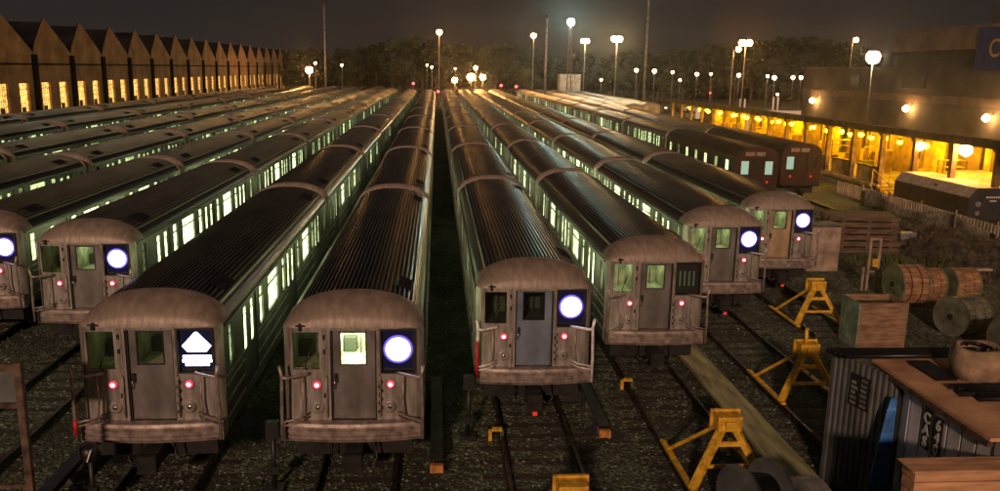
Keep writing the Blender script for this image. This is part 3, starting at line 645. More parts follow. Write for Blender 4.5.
# switch stands
def stand(x, y, h, lb, kind):
    t = thing('switch_stand', lb, 'switch stand', (x, y, -.15), 0, 'black switch stands')
    MB().tube([(0, 0, 0), (0, 0, h)], .045, 'black').box(-.18, .18, -.14, .14, 0, .08, 'black').build('post', t)
    if kind: MB().box(-.12, .12, -.08, .08, h - .1, h + .22, 'black').build('head', t)
    else: MB().lathe((0, 0, h + .08), 'z', [(-.16, .05), (-.14, .15), (.1, .16), (.14, .06)], 'black').build('head', t); MB().bar((.02, -.17, h - .02), (.1, -.17, h + .2), .05, .02, 'hiviswhite').build('reflector', t)
    MB().tube([(0, 0, .45), (-.14, -.1, .42), (-.2, -.14, .2)], .025, 'black').box(-.14, .1, -.06, .06, .35, .5, 'black').build('lever', t)
stand(-3.1, 15.0, 1.2, 'black post with square head between diamond-sign car and white-window car', 1)
stand(.72, 17.2, 1.25, 'black post with lever in the gravel gap left of blue-door car', 1)
stand(-6.2, 14.3, 1.1, 'black post with round head and white strip, bottom left', 0)
# left frame
t = thing('gate_frame', 'rusty brown upright frame cut by the left picture edge', 'gate frame', (-6.95, 13.0, -.15))
for x in (-.9, .28): MB().box(x, x + .11, -.05, .05, 0, 3.36, 'rust').build('upright', t)
for z0, z1 in ((3.22, 3.34), (2.6, 2.68), (1.2, 1.27)): MB().box(-.79, .28, -.04, .04, z0, z1, 'rust').build('cross_bar', t)
MB().box(-.78, .27, -.01, .01, 2.69, 3.21, 'contdark').build('panel', t)
# long board
t = thing('walkway_board', 'long flat greenish board lying between the tracks, lower right', 'board', (7.3, 14.2, -.02))
MB().box(-.33, .33, 0, 9.0, -.05, .03, 'plank').build('board', t); MB().box(-.36, -.331, 0, 9.0, -.05, .05, 'plank').box(.331, .36, 0, 9.0, -.05, .05, 'plank').build('edge_strip', t)
# cable coil + curved cover at bottom
t = thing('cable_reel', 'dark steel reel standing at bottom edge beside the long board', 'reel', (5.75, 13.3, -.15), .35)
for x in (-.35, .35): MB().lathe((x, 0, .62), 'x', [(-.03, .62), (.03, .62)], 'contdark', 28).lathe((x, 0, .62), 'x', [(-.05, .14), (.05, .14)], 'grey', 14).build('flange', t)
MB().lathe((0, 0, .62), 'x', [(-.32, .34), (.32, .34)], 'pipe', 20).build('cable', t)
t = thing('curved_guard', 'curved grey metal guard at bottom edge right of the dark reel', 'metal guard', (6.75, 12.9, -.15), .2)
arc = [(math.cos(a) * .85, math.sin(a) * 1.15) for a in [i * PI / 14 for i in range(15)]]
MB().grid([[(-.4, -x, z) for x, z in arc], [(-.02, -x, z) for x, z in arc]], 'grey').build('hood', t)
MB().grid([[(-.4, -x, z) for x, z in arc], [(-.4, -x * .8, z * .8) for x, z in arc]], 'grey').build('rim', t)

# ---------------------------------------------------------------- containers and cargo
def corrug_x(b, X, y0, y1, z0, z1, pitch, dep, m):   # wall in plane X facing -X
    pts = []; y = y0
    while y < y1 - 1e-6:
        for a, d in ((0, dep), (.84, dep), (.88, 0), (.97, 0)):
            if y + a * pitch <= y1: pts.append((X - d, y + a * pitch))
        y += pitch
    pts.append((X, y1)); b.grid([[(p[0], p[1], z) for p in pts] for z in (z0, z1)], m, False)
t = thing('shipping_container', 'pale corrugated container with CAS and 640 lettering, tan top, lower right', 'container')
b = MB(); corrug_x(b, 8.36, 10.95, 13.4, -.1, 2.6, .36, .05, 'contpale'); corrug_x(b, 8.36, 13.4, 14.25, -.1, 2.6, .36, .05, 'contdark')
b.box(8.37, 10.75, 10.95, 14.25, -.1, 2.6, 'contdark'); b.build('box', t)
MB().box(8.24, 10.8, 10.9, 14.35, 2.603, 2.66, 'controof').build('roof', t); MB().box(8.20, 8.30, 10.9, 14.35, 2.52, 2.6, 'rust').build('roof_rail', t)
M['letterblack'] = mat('letter_patch', (.012, .012, .012), .5); 
def text(s_, name, parent, loc, size, rot, m, label=None):
    c = bpy.data.curves.new(name, 'FONT'); c.body = s_; c.size = size; c.extrude = .004; c.align_x = 'CENTER'; c.offset = .008
    o = bpy.data.objects.new('tmp', c); COL.objects.link(o); dg = bpy.context.evaluated_depsgraph_get(); me = bpy.data.meshes.new_from_object(o.evaluated_get(dg)); bpy.data.objects.remove(o)
    me.materials.clear(); me.materials.append(M[m]); q = ob(name, me, parent, loc=loc); q.rotation_euler = rot; return q
RX = (PI / 2, 0, -PI / 2)
for col_, yc in (('CAS', 12.52), ('640', 12.20)):
    MB().box(8.285, 8.30, yc - .11, yc + .11, 1.72, 2.40, 'letterblack').build('letter_patch', t)
    for i, ch in enumerate(col_): text(ch, 'lettering', t, (8.282, yc, 2.19 - i * .215), .255, RX, 'hiviswhite')
MB().box(8.285, 8.30, 12.41, 12.63, 2.42, 2.47, 'letterblack').build('letter_patch', t)
t = thing('steel_bin', 'dark grey corrugated steel container with faded lettering panel beside the pale container', 'steel bin')
def along(u_, d, z): # point u_ metres along the angled wall, d outwards
    dx, dy = .47 / 1.655, -1.587 / 1.655
    return (7.81 + dx * u_ + dy * d, 15.03 + dy * u_ - dx * d, z)
b = MB(); pts = []; u_ = 0
while u_ < 1.64:
    for a_, d in ((0, 0), (.5, 0), (.58, .028), (.92, .028)):
        if u_ + a_ * .14 < 1.655: pts.append((u_ + a_ * .14, d))
    u_ += .14
pts.append((1.655, 0)); b.grid([[along(p[0], p[1], z) for p in pts] for z in (-.15, 2.6)], 'contdark', False)
for z in (-.15, 2.6): b.face([along(0, 0, z), along(1.655, 0, z), (8.3, 13.45, z), (8.3, 15.0, z)], 'contdark')
b.face([along(0, 0, -.15), along(0, 0, 2.6), (8.3, 15.0, 2.6), (8.3, 15.0, -.15)], 'contdark'); b.build('box', t)
def slab(b, u0, u1, z0, z1, d0, d1, m):
    c = [along(u0, d0, z0), along(u1, d0, z0), along(u1, d0, z1), along(u0, d0, z1)]; f = [along(u0, d1, z0), along(u1, d1, z0), along(u1, d1, z1), along(u0, d1, z1)]
    b.face(f, m)
    for i in range(4): b.face([c[i], c[(i + 1) % 4], f[(i + 1) % 4], f[i]], m)
b = MB(); slab(b, .55, 1.06, 1.72, 2.36, .02, .034, 'black'); b.build('lettering_panel', t)
random.seed(3)
for c_ in range(2):
    for q in range(6):
        if random.random() < .92: b = MB(); slab(b, .60 + c_ * .24, .60 + c_ * .24 + random.uniform(.1, .17), 1.76 + q * .1, 1.76 + q * .1 + .06, .034, .04, 'grey'); b.build('faded_letter', t)
# tarp
t = MB(); rows = []
for j in range(9):
    z = 2.30 - j * .29; wd = .10 + .36 * (j / 8) ** .7
    rows.append([(8.22 - wd * (1 - i / 10), 13.36 - .07 * math.sin(i * 2.1 + j * .5) * (.3 + j / 8) - .10 * j / 8, z) for i in range(11)])
t.grid(rows, 'blue'); to = t.build('tarp', label='blue crumpled tarp hanging at the container corner', cat='tarp'); sm_ = to.modifiers.new('s', 'SOLIDIFY'); sm_.thickness = .01
# lumber stack
t = thing('lumber_stack', 'stack of raw orange-lit boards at the bottom right corner', 'lumber stack', (6.88, 10.5, -.15)); z = 0
for i in range(13):
    z0 = i * .195
    MB().box(random.uniform(-.02, .03), 2.3 + random.uniform(-.02, .02), random.uniform(0, .03), .34, z0, z0 + .165, 'wood').build('board', t)
    if i < 12: MB().box(.08, .2, .05, .33, z0 + .165, z0 + .195, 'woodd').box(1.9, 2.02, .05, .33, z0 + .165, z0 + .195, 'woodd').build('batten', t)
MB().box(-.06, 2.36, -.05, .38, z0 + .168, z0 + .19, 'wood').build('cover_sheet', t)
# pipes
def pipes(lb, x0, x1, y, z, n, dy=.11, sl=0):
    t = thing('pipe_bundle', lb, 'pipes')
    for i in range(n):
        MB().tube([(x0 + random.uniform(0, .25), y + i * dy, z), (x1, y + i * dy + sl, z)], .05, 'pipe').build('pipe', t)
pipes('black pipes lying across the far end of both containers', 7.5, 11.6, 14.36, 2.72, 4)
pipes('black pipes on the tan container top, right of the letters', 8.75, 11.5, 12.25, 2.72, 6)
MB().box(8.8, 9.2, 13.2, 14.1, 2.665, 2.72, 'pipe').build('steel_plate', label='thin black plate on the tan container top', cat='plate')
# sack
t = thing('bulk_sack', 'round tan canvas sack holding black hose, on the container top', 'sack', (9.62, 13.35, 2.664))
b = MB(); rows = []
for j, (r_, z) in enumerate([(.34, 0), (.42, .06), (.45, .25), (.44, .45), (.40, .56), (.37, .60), (.33, .56), (.32, .42)]): rows.append([((r_ + .02 * math.sin(5 * a + j)) * math.cos(a), (r_ + .02 * math.sin(5 * a + j)) * math.sin(a), z + .02 * math.sin(3 * a)) for a in [i * 2 * PI / 24 for i in range(25)]])
b.grid(rows, 'sack'); b.build('sack_body', t)
MB().tube([(.2 * math.cos(i * .7) * (1 + .15 * math.sin(i)), .2 * math.sin(i * .7), .45 + .012 * i) for i in range(14)], .035, 'pipe').build('hose_coil', t)
MB().lathe((0, 0, .4), 'z', [(0, .31), (.02, .31)], 'pipe', 18).build('inner_cable', t)

# crate
t = thing('open_crate', 'open topped wooden crate with dark fill, beside yellow post head', 'crate', (12.62, 22.9, -.15)); t.scale = (.83, .9, .96)
b = MB(); b.box(0, 1.75, 0, .05, 0, 1.5, 'crate'); b.box(0, 1.75, 1.15, 1.2, 0, 1.5, 'crate'); b.box(-.05, 0, 0, 1.2, 0, 1.5, 'crateg'); b.box(1.75, 1.8, 0, 1.2, 0, 1.5, 'crate')
for zq in (.05, .72, 1.4): b.box(-.01, 1.76, -.03, -.001, zq, zq + .07, 'crate')
b.build('crate_walls', t); MB().box(0, 1.75, .05, 1.15, 0, 1.3, 'pipe').build('dark_load', t)
# cabinet
t = thing('equipment_cabinet', 'tan grey two-door cabinet beside the rightmost silver car', 'cabinet', (15.5, 32.8, -.15))
MB().box(0, 1.35, 0, 1.1, 0, 1.9, 'cab').build('body', t); MB().box(-.05, 1.4, -.05, 1.15, 1.9, 1.96, 'dkgrey').build('top', t)
for x in (.04, .69): MB().box(x, x + .62, -.025, -.002, .1, 1.84, 'cab').build('door', t)
# post frame
t = thing('post_frame', 'narrow upright metal frame with small yellow box', 'frame', (16.45, 29.7, -.15))
for x in (0, .38): MB().box(x, x + .09, 0, .09, 0, 2.05, 'cab').build('upright', t)
MB().box(.09, .38, .01, .08, 1.96, 2.05, 'cab').box(.09, .38, .01, .08, .7, .76, 'cab').build('cross_bar', t); MB().box(.15, .36, -.06, .0, .95, 1.25, 'yellow').build('yellow_box', t)
MB().box(-.18, -.1, 0, .08, 0, .9, 'cab').box(.54, .6, 0, .08, 0, .85, 'cab').build('stub', t)
# reels
def reel(x, y, lb, r_=.68, w=1.0, rz=0, endm='reelg', body='reel', z=-.15):
    t = thing('wooden_reel', lb, 'cable reel', (x, y, z), rz, 'wooden cable reels')
    b = MB(); b.lathe((0, 0, r_), 'x', [(.04, r_ * .95), (w / 2, r_ * .98), (w - .04, r_ * .95)], body, 30)
    for a in range(22):
        an = a * 2 * PI / 22; b.bar((.03, math.sin(an) * r_ * .975, r_ + math.cos(an) * r_ * .975), (w - .03, math.sin(an) * r_ * .975, r_ + math.cos(an) * r_ * .975), .15, .03, body, up=(0, math.sin(an), math.cos(an)))
    b.build('lagging', t)
    for x_ in (0, w): MB().lathe((x_, 0, r_), 'x', [(-.03, r_ + .02), (.03, r_ + .02)], endm, 30).lathe((x_, 0, r_), 'x', [(-.05, .1), (.05, .1)], 'under', 12).build('flange', t)
    MB().lathe((w * .3, 0, r_), 'x', [(-.02, r_ * 1.005), (.02, r_ * 1.005)], 'under', 30).lathe((w * .7, 0, r_), 'x', [(-.02, r_ * 1.005), (.02, r_ * 1.005)], 'under', 30).build('strap', t)
reel(16.5, 27.9, 'wooden cable reel right of the narrow frame, largest of three', .72, .95)
reel(17.6, 28.2, 'wooden cable reel in the middle of the three', .62, .75)
reel(18.9, 28.4, 'wooden cable reel farthest right of the three, greenish end', .60, .9)
reel(16.35, 24.2, 'grey olive drum reel in front of the farthest right wooden reel', .62, 1.1, .35, 'drum', 'drum')
reel(16.35, 21.5, 'large grey drum reel at the right edge above the sack', .72, 1.5, .2, 'drum', 'drum')
# tie stack
random.seed(11)
t = thing('timber_stack', 'long low stack of old railway timbers behind the cabinet', 'timber stack', (18.15, 36.5, -.15), -.06)
for lv in range(6):
    for i in range(5):
        x0 = random.uniform(-.1, .25)
        MB().box(x0, x0 + 3.3, i * .34, i * .34 + .25, lv * .3, lv * .3 + .22, 'woodd').build('timber', t)
    if lv < 5: 
        for xx in (.6, 1.8, 2.9): MB().box(xx, xx + .15, 0, 1.6, lv * .3 + .22, lv * .3 + .3, 'woodd').build('spacer', t)
# mound, rubble
random.seed(5)
def mound(name, x0, x1, y0, y1, h, lb, m='dirt', cat='mound'):
    b = MB(); n = 48; rows = []
    for j in range(n + 1):
        row = []
        for i in range(n + 1):
            u, v = i / n, j / n; e_ = math.sin(PI * u) ** .7 * math.sin(PI * v) ** .7
            row.append((x0 + (x1 - x0) * u, y0 + (y1 - y0) * v, -.2 + h * e_ * (1 + .35 * math.sin(7 * u + 3 * v) * math.sin(5 * v + 1)) + h * e_ * (.22 * math.sin(19 * u + 11 * v) * math.cos(23 * v - 5 * u)) + random.uniform(-.08, .08) * (e_ > .1)))
        rows.append(row)
    b.grid(rows, m, False); return b.build(name, label=lb, cat=cat)
mound('earth_mound', 21.5, 27.6, 31, 42.5, .85, 'low brown earth mound in front of the slatted rail')
mound('rubble_heap', 19.5, 26.5, 39.5, 47.5, .5, 'flat rubble heap left of the netting', 'dirt', 'rubble heap')
# netting fence
t = thing('net_fence', 'sagging pale netting fence in front of the slatted rail', 'net fence')
ys = [31 + i * .5 for i in range(40)]
b = MB(); b.grid([[(27.1 + .12 * math.sin(y * 1.7), y, z_ * (.85 + .25 * math.sin(y * .8)) - .15) for y in ys] for z_ in (0, .35, .7, 1.0)], 'net'); o = b.build('netting', t); q = o.modifiers.new('s', 'SOLIDIFY'); q.thickness = .015
for y in (31, 34.3, 37.5, 40.8, 44, 47.3, 50.5): MB().box(27.06, 27.14, y, y + .07, -.15, 1.15, 'pole').build('post', t)
# slatted rail
t = thing('slatted_railing', 'long low railing of pale slats in front of the dark work cars', 'railing')
MB().box(28.15, 28.27, 30, 56, .62, .70, 'woodd').box(28.15, 28.27, 30, 56, .0, .07, 'woodd').build('rail_bar', t)
b = MB(); n_ = 0; y = 30.1
while y < 56 and n_ < 95:
    MB().box(28.08, 28.149, y, y + .12, -.15, .68, 'tan').build('slat', t); y += .28; n_ += 1
# weeds
b = MB(); random.seed(2)
for cx, cy, rx, ry in [(21.2, 42.5, 1.6, 1.5), (19.4, 34.2, 1.4, .5), (24, 46, 2.2, .8), (16, 36.5, .8, .8), (22.6, 33.5, 1.6, .7)]:
    for i in range(260):
        x, y = random.gauss(cx, rx * .5), random.gauss(cy, ry * .5); h = random.uniform(.12, .5); a = random.uniform(0, 2 * PI); w = .03
        b.face([(x - w * math.cos(a), y - w * math.sin(a), -.15), (x + w * math.cos(a), y + w * math.sin(a), -.15), (x + random.uniform(-.15, .15), y + random.uniform(-.15, .15), h)], 'weed')
b.build('weeds', label='straggly green weeds along the yard edge', cat='weeds', kind='stuff')
t = thing('metal_box', 'small pale metal box on the ground by the earth mound', 'box', (22.3, 37.6, -.15)); MB().box(0, .8, 0, .5, 0, .65, 'grey').build('body', t); MB().box(-.03, .83, -.03, .53, .65, .7, 'grey').build('lid', t)
t = thing('sawhorse', 'pale short board on legs right of the reels', 'trestle', (21.2, 30.8, -.15)); MB().box(0, 1.1, 0, .25, .5, .56, 'tan').build('top', t)
for x in (.1, .95): MB().bar((x, .02, .5), (x, -.15, 0), .05, .05, 'woodd').bar((x, .23, .5), (x, .4, 0), .05, .05, 'woodd').build('leg', t)
random.seed(9)
for i, (x, y, l_, a, lb) in enumerate([(14.6, 24.9, 1.3, .5, 'pale rod on dark ground right of the crate'), (17.8, 25.4, .9, -.4, 'short rod between crate and drum reel'), (3.6, 13.9, .7, 1.2, 'short scrap rod near bottom edge in middle track')]):
    MB().tube([(x, y, -.12), (x + l_ * math.cos(a), y + l_ * math.sin(a), -.1)], .03, 'grey').build('scrap_rod', label=lb, cat='rod')

# ---------------------------------------------------------------- work cars right
def work_car(x, y, ln, lb, topm='tan'):
    t = thing('work_car', lb, 'work car', (x, y, -.1), 0, 'low work cars under the canopy')
    pr_ = [(-1.4, .35), (-1.4, 1.55), (-1.0, 2.1), (1.0, 2.1), (1.4, 1.55), (1.4, .35)]
    b = MB(); n = len(pr_)
    b.grid([[(px, 0, pz) for px, pz in pr_[:2]], [(px, ln, pz) for px, pz in pr_[:2]]], 'loco', False); b.grid([[(px, 0, pz) for px, pz in pr_[4:]], [(px, ln, pz) for px, pz in pr_[4:]]], 'loco', False)
    for y_ in (0, ln): b.face([(px, y_, pz) for px, pz in pr_], 'loco')
    for i in range(1, int(ln)): b.box(-1.42, -1.401, i, i + .05, .4, 1.5, 'loco')
    b.box(-1.3, 1.3, .2, ln - .2, .1, .35, 'under'); b.build('body', t)
    b = MB(); b.grid([[(px, .02, pz + .004) for px, pz in pr_[1:5]], [(px, ln - .02, pz + .004) for px, pz in pr_[1:5]]], topm, False); b.build('sloping_top', t)
    MB().lathe((-1.25 + .02, ln * .45, 1.86), 'x', [(-.1, .08), (.0, .08)], 'black', 12).build('filler_cap', t)
    for sx_ in (-1, 1): MB().lathe((sx_ * .85, 0, 1.2), 'y', [(.0, .16), (-.04, .16)], 'grey', 16).lathe((sx_ * .85, 0, .7), 'y', [(.0, .12), (-.04, .12)], 'gate', 16).build('end_lamp', t)
    b = MB()
    for q in range(6): b.box(-.42 + q * .14, -.33 + q * .14, -.012, -.002, 1.55, 1.64, 'hiviswhite')
    b.box(-.2, .2, -.012, -.002, 1.36, 1.42, 'hiviswhite'); b.build('stencil', t)
    for y_ in (1.2, ln - 1.2):
        for sx_ in (-1, 1): MB().lathe((sx_ * .75, y_, .28), 'x', [(-.05, .3), (.05, .3)], 'under', 18).build('wheel', t)
work_car(30.7, 43.2, 7.6, 'low dark blue work car with sloping tan top behind the slatted railing')
work_car(34.9, 42.6, 9.5, 'work car with wide pale top at the right edge behind the first')

# ---------------------------------------------------------------- platform canopy
CX = 31.0
t = thing('platform', 'yellow-lit loading platform under the long canopy', 'platform')
MB().box(30.6, 36.6, 56, 112, -.15, .55, 'conc').build('deck', t); MB().box(30.5, 30.6, 56, 112, .3, .56, 'shyel').build('edge', t)
t = thing('platform_canopy', 'long low canopy roof on columns over the lit platform', 'canopy')
b = MB(); b.box(30.2, 30.3, 37.5, 112, 4.15, 4.62, 'shroof')
for y0_ in range(37, 112, 3):
    y1_ = min(112, y0_ + 2.98)
    for z0_, z1_ in ((4.40, 3.72), (4.58, 3.90)): b.face([(30.3, y0_ + .5, z0_), (37, y0_ + .5, z1_), (37, y1_ + .5, z1_), (30.3, y1_ + .5, z0_)], 'shroof')
b.box(36.95, 37.05, 37.5, 112, 3.6, 3.95, 'shroof'); b.face([(30.3, 37.5, 4.45), (37, 37.5, 3.77), (37, 112, 3.77), (30.3, 112, 4.45)], 'shroof')
for y in range(40, 112, 4): b.bar((30.4, y, 4.3), (36.9, y, 3.62), .15, .2, 'shcol')
b.build('roof', t)
y = 43.5; cols = []
while y < 111: cols.append(y); y += 4.05
for y in cols: MB().box(30.85, 31.15, y, y + .3, -.15, 4.149, 'shcol').box(30.75, 31.25, y - .1, y + .4, 3.9, 4.149, 'shcol').build('column', t)
for y in cols[::2]: MB().box(36.3, 36.5, y, y + .25, -.15, 3.6, 'shcol').build('inner_column', t)
b = MB(); 
for q_, y_ in enumerate(range(38, 112, 4)):
    MB().box(36.7, 36.9, y_ - .5, y_ + (2.2 if q_ % 3 else 3.1), -.15, 3.6, 'shyel' if q_ % 2 else 'shcol').build('back_wall_panel', t)
    MB().box(36.68, 36.9, y_ + (2.2 if q_ % 3 else 3.1), y_ + 3.5, -.15, 1.3 + .5 * (q_ % 2), 'shyel').build('low_wall_panel', t)
random.seed(21)
for i, y in enumerate(cols[:-1]):
    for z, x, rw in ((3.55, 32.5, 'front'), (3.05, 35.4, 'back')):
        yy = y + random.uniform(1.2, 3)
        q = thing('pendant_lamp', 'yellow pendant lamp, %s from the near end in the %s row under the canopy' % (NTH[i], rw), 'lamp', (x, yy, z), 0, 'pendant lamps under the canopy')
        ob('shade', cached('shade', lambda: MB().lathe((0, 0, .1), 'z', [(0, .22), (.12, .1), (.16, .04)], 'shcol', 14).tube([(0, 0, .2), (0, 0, .72)], .015, 'shcol')), q)
        ob('bulb', cached('yb', lambda: MB().lathe((0, 0, 0), 'z', [(-.19, .02), (-.17, .1), (-.1, .17), (0, .2), (.08, .17), (.1, .12)], 'yelamp', 14)), q)
# barriers and gear
for i, y in enumerate(cols[3:8]):
    t = thing('platform_barrier', 'yellow-lit low panel wall, %s from the near end of the platform' % ORD[i].replace('front', 'first'), 'barrier', (31.3, y + .35, .55), 0, 'low panel walls between columns')
    MB().box(0, .12, 0, 3.6, 0, 1.0, 'shyel').build('panel', t); MB().box(-.04, .16, -.02, 3.62, 1.0, 1.08, 'shcol').build('cap', t)
t = thing('platform_stairs', 'yellow steel stairs with slanting handrails at the platform end', 'stairs', (31.2, 53.6, -.15))
for i in range(4): MB().box(-.6, .6, i * .55, i * .55 + .6, i * .18, i * .18 + .12, 'shyel').build('tread', t)
for x in (-.65, .6): MB().bar((x, -.1, .9), (x, 2.3, 1.7), .06, .06, 'shyel').bar((x, -.1, 0), (x, -.1, .95), .06, .06, 'shyel').bar((x, 1.1, .3), (x, 1.1, 1.3), .05, .05, 'shyel').bar((x, 2.3, .6), (x, 2.3, 1.75), .06, .06, 'shyel').bar((x, -.1, .45), (x, 2.3, 1.25), .04, .04, 'shyel').build('handrail', t)
GEAR = [('shelf_rack', 'rack'), ('hand_cart', 'cart'), ('tool_cabinet', 'cabinet'), ('machine_frame', 'machine')]
random.seed(33)
where = ['first', 'second', 'third', 'fourth', 'fifth', 'sixth', 'seventh', 'eighth', 'ninth', 'tenth', 'eleventh', 'twelfth', 'thirteenth', 'fourteenth', 'fifteenth']
for i, y in enumerate(cols[2:16]):
    kx = i % 4; x = random.uniform(32.6, 34.4); yy = y + random.uniform(.3, 1.6)
    t = thing(GEAR[kx][0], '%s on the lit platform in the %s canopy bay from the near end' % (['open shelf rack', 'wheeled hand cart', 'tall tool cabinet', 'pipe framed machine'][kx], where[i]), GEAR[kx][1], (x, yy, .55))
    if kx == 0:
        for a in (0, 1.6):
            for c in (0, .6): MB().box(a, a + .06, c, c + .06, 0, 2.0, 'shcol').build('upright', t)
        for z in (.3, .9, 1.5, 1.95): MB().box(0, 1.66, 0, .66, z, z + .05, 'shyel').build('shelf', t)
        MB().box(.2, .7, .1, .5, .35, .7, 'rust').box(.9, 1.3, .1, .5, .95, 1.25, 'contdark').build('goods', t)
    elif kx == 1:
        MB().box(0, 1.5, 0, .8, .35, .45, 'shcol').build('deck', t); MB().tube([(0, 0, .45), (0, 0, 1.2), (0, .8, 1.2), (0, .8, .45)], .03, 'shyel').build('handle', t)
        for a in (.2, 1.3): MB().lathe((a, .1, .17), 'y', [(-.04, .17), (.04, .17)], 'black', 12).lathe((a, .7, .17), 'y', [(-.04, .17), (.04, .17)], 'black', 12).build('wheel', t)
        MB().box(.2, 1.2, .15, .65, .451, .95, 'shyel').build('load', t)
    elif kx == 2:
        MB().box(0, 1.1, 0, .6, 0, 1.9, 'shyel').build('body', t)
        for a in (.03, .57): MB().box(a, a + .5, -.03, -.002, .08, 1.8, 'shcol').build('door', t)
    else:
        MB().box(0, 1.8, 0, .9, 0, .7, 'contdark').build('base', t)
        MB().tube([(.2, .4, .7), (.2, .4, 1.8), (1.5, .4, 1.8), (1.5, .4, .7)], .06, 'shyel').tube([(.6, .4, .7), (.9, .4, 1.5), (1.2, .4, .7)], .05, 'rust').build('frame', t)
        MB().lathe((.9, .1, 1.1), 'y', [(-.1, .35), (.1, .35)], 'rust', 18).build('flywheel', t)
# big leaning post with floodlight in front of shed
def lamp_pole(x, y, h, lb, bulbm, r_=.35, arm=0, name='yard_lamp', twin=False, poler=.11, base=-.15, grp='lit yard lamps', lattice=False, cat='lamp post'):
    t = thing(name, lb, cat, (x, y, base), 0, grp); H = h - base
    if lattice:
        b = MB()
        for sx_ in (-.5, .5):
            for sy_ in (-.5, .5): b.bar((sx_, sy_, 0), (sx_ * .5, sy_ * .5, H - .5), .12, .12, 'poled')
        for i in range(12):
            f_ = i / 12; w0 = .5 - .25 * f_; w1 = .5 - .25 * (i + 1) / 12; z0, z1 = (H - .5) * f_, (H - .5) * (i + 1) / 12; s_ = 1 if i % 2 else -1
            for sy_ in (-1, 1): b.bar((-s_ * w0, sy_ * w0, z0), (s_ * w1, sy_ * w1, z1), .06, .06, 'poled')
        b.build('mast', t)
    else: MB().tube([(0, 0, 0), (0, 0, H * .5), (0, 0, H - .1)], poler, 'pole', 8, poler * .6).build('pole', t)
    offs = [(-.55, 0), (.55, 0)] if twin else [(arm, 0)]
    for ox, oy in offs:
        if ox: MB().tube([(0, 0, H - .35), (ox * .5, 0, H + .02), (ox, 0, H + .1)], .05, 'pole').build('arm', t)
        hd = MB().lathe((ox, oy, H), 'z', [(r_ * .8, r_ * .62), (r_ * 1.02, r_ * .5), (r_ * 1.15, r_ * .2)], 'pole', 16).build('lamp_head', t)
        MB().lathe((ox, oy, H), 'z', [(-r_, r_ * .08), (-r_ * .92, r_ * .42), (-r_ * .7, r_ * .72), (-r_ * .38, r_ * .93), (.01, r_), (r_ * .38, r_ * .93), (r_ * .7, r_ * .72), (r_ * .85, r_ * .5)], bulbm, 16).build('bulb', hd)
lamp_pole(.5, 185, 15.55, 'bright orange lamp on tall pole above the central gap end', 'sodium', .55)
lamp_pole(22.7, 200, 15.86, 'orange lamp left of the greenish mast lamp, over trees', 'sodium', .55)
lamp_pole(29.9, 190, 18.6, 'brilliant greenish white lamp on a lattice mast', 'mercury', .75, lattice=True)
lamp_pole(35.0, 200, 14.9, 'twin warm lamp just right of the lattice mast', 'warmw', .42, twin=True)
lamp_pole(34.1, 160, 14.0, 'wide twin orange lamp right of the lattice mast, tall bare pole on its right', 'warmw', .5, twin=True)
lamp_pole(48.1, 130, 12.7, 'brightest twin lamp over the dark wooded hill', 'sodium', .5, twin=True)
lamp_pole(42.7, 120, 11.4, 'orange lamp on curved arm just left of the brightest hill lamp', 'sodium', .36, arm=.7)
lamp_pole(75.4, 150, 14.4, 'orange twin headed lamp above the building left roof', 'sodium', .4, arm=.6)
lamp_pole(32.9, 62, 9.35, 'dazzling floodlight on pole over the canopy, largest glare', 'floodm', .5, name='floodlight', poler=.06, base=4.55, cat='floodlight')
lamp_pole(-27.4, 185, 7.0, 'glaring low orange lamp at the far end of the brick sheds', 'sodium', .75)
for x, y, z, lb, r_, m_ in [(4.9, 230, 4.86, 'low orange light left of the three at track end', .6, 'sodium'), (9.3, 230, 5.73, 'brightest low orange light at track end, middle of three', .85, 'sodium'), (12.5, 230, 5.79, 'low orange light right of the three at track end', .65, 'sodium'),
        (5.6, 260, 7.88, 'small dim lamp above left track-end light', .3, 'sodfar'), (11.9, 260, 8.27, 'small lamp above the right track-end light', .42, 'sodium'),
        (-36.6, 260, 8.74, 'small lamp just above the glaring shed-end lamp', .4, 'sodfar'), (-30.9, 280, 8.34, 'small lamp among dark trees right of the tall dark pole', .42, 'sodfar'),
        (-3.0, 260, 8.8, 'left one of two small lamps under the gap lamp', .3, 'sodfar'), (-1.5, 260, 8.23, 'right one of two small lamps under the gap lamp', .36, 'sodfar'),
        (51.0, 260, 5.4, 'small low lamp between the two tall twin lamps', .42, 'sodfar'), (62.0, 260, 8.5, 'small lamp left of the tall bare pole', .62, 'sodfar'), (67.7, 260, 8.33, 'small lamp right of the tall bare pole', .7, 'sodfar'), (73.5, 260, 8.13, 'second small lamp right of the tall bare pole', .5, 'sodfar'),
        (76.0, 260, 5.72, 'lower of the small lamps right of the tall bare pole', .42, 'sodfar'), (81.3, 260, 7.66, 'small lamp left below the curved arm lamp', .6, 'sodfar'), (85.8, 260, 7.75, 'dimmer small lamp left of the curved arm lamp pole', .42, 'sodfar'),
        (94.8, 260, 7.6, 'small double lamp beneath the brightest hill lamp', .62, 'sodfar'), (104.1, 260, 7.46, 'small lamp over the lit shrub, left one', .5, 'sodfar'), (106.4, 260, 7.0, 'small lamp over the lit shrub, right one', .7, 'sodfar'),
        (112.4, 260, 7.18, 'first small lamp left of the big building', .6, 'sodfar'), (115.0, 260, 7.23, 'second small lamp left of the big building', .62, 'sodfar'), (117.2, 260, 7.0, 'third small lamp touching the big building', .4, 'sodfar'), (107.0, 258, 1.92, 'tiny low white light beneath the lit shrub lamps', .4, 'sodfar')]:
    f_ = 199 / y; lamp_pole(x * f_, 199, CAMH + (z - CAMH) * f_, lb, m_, r_ * (.68 if m_ == 'sodfar' else 1.05), grp='small distant lamps', name='street_lamp', poler=.06)
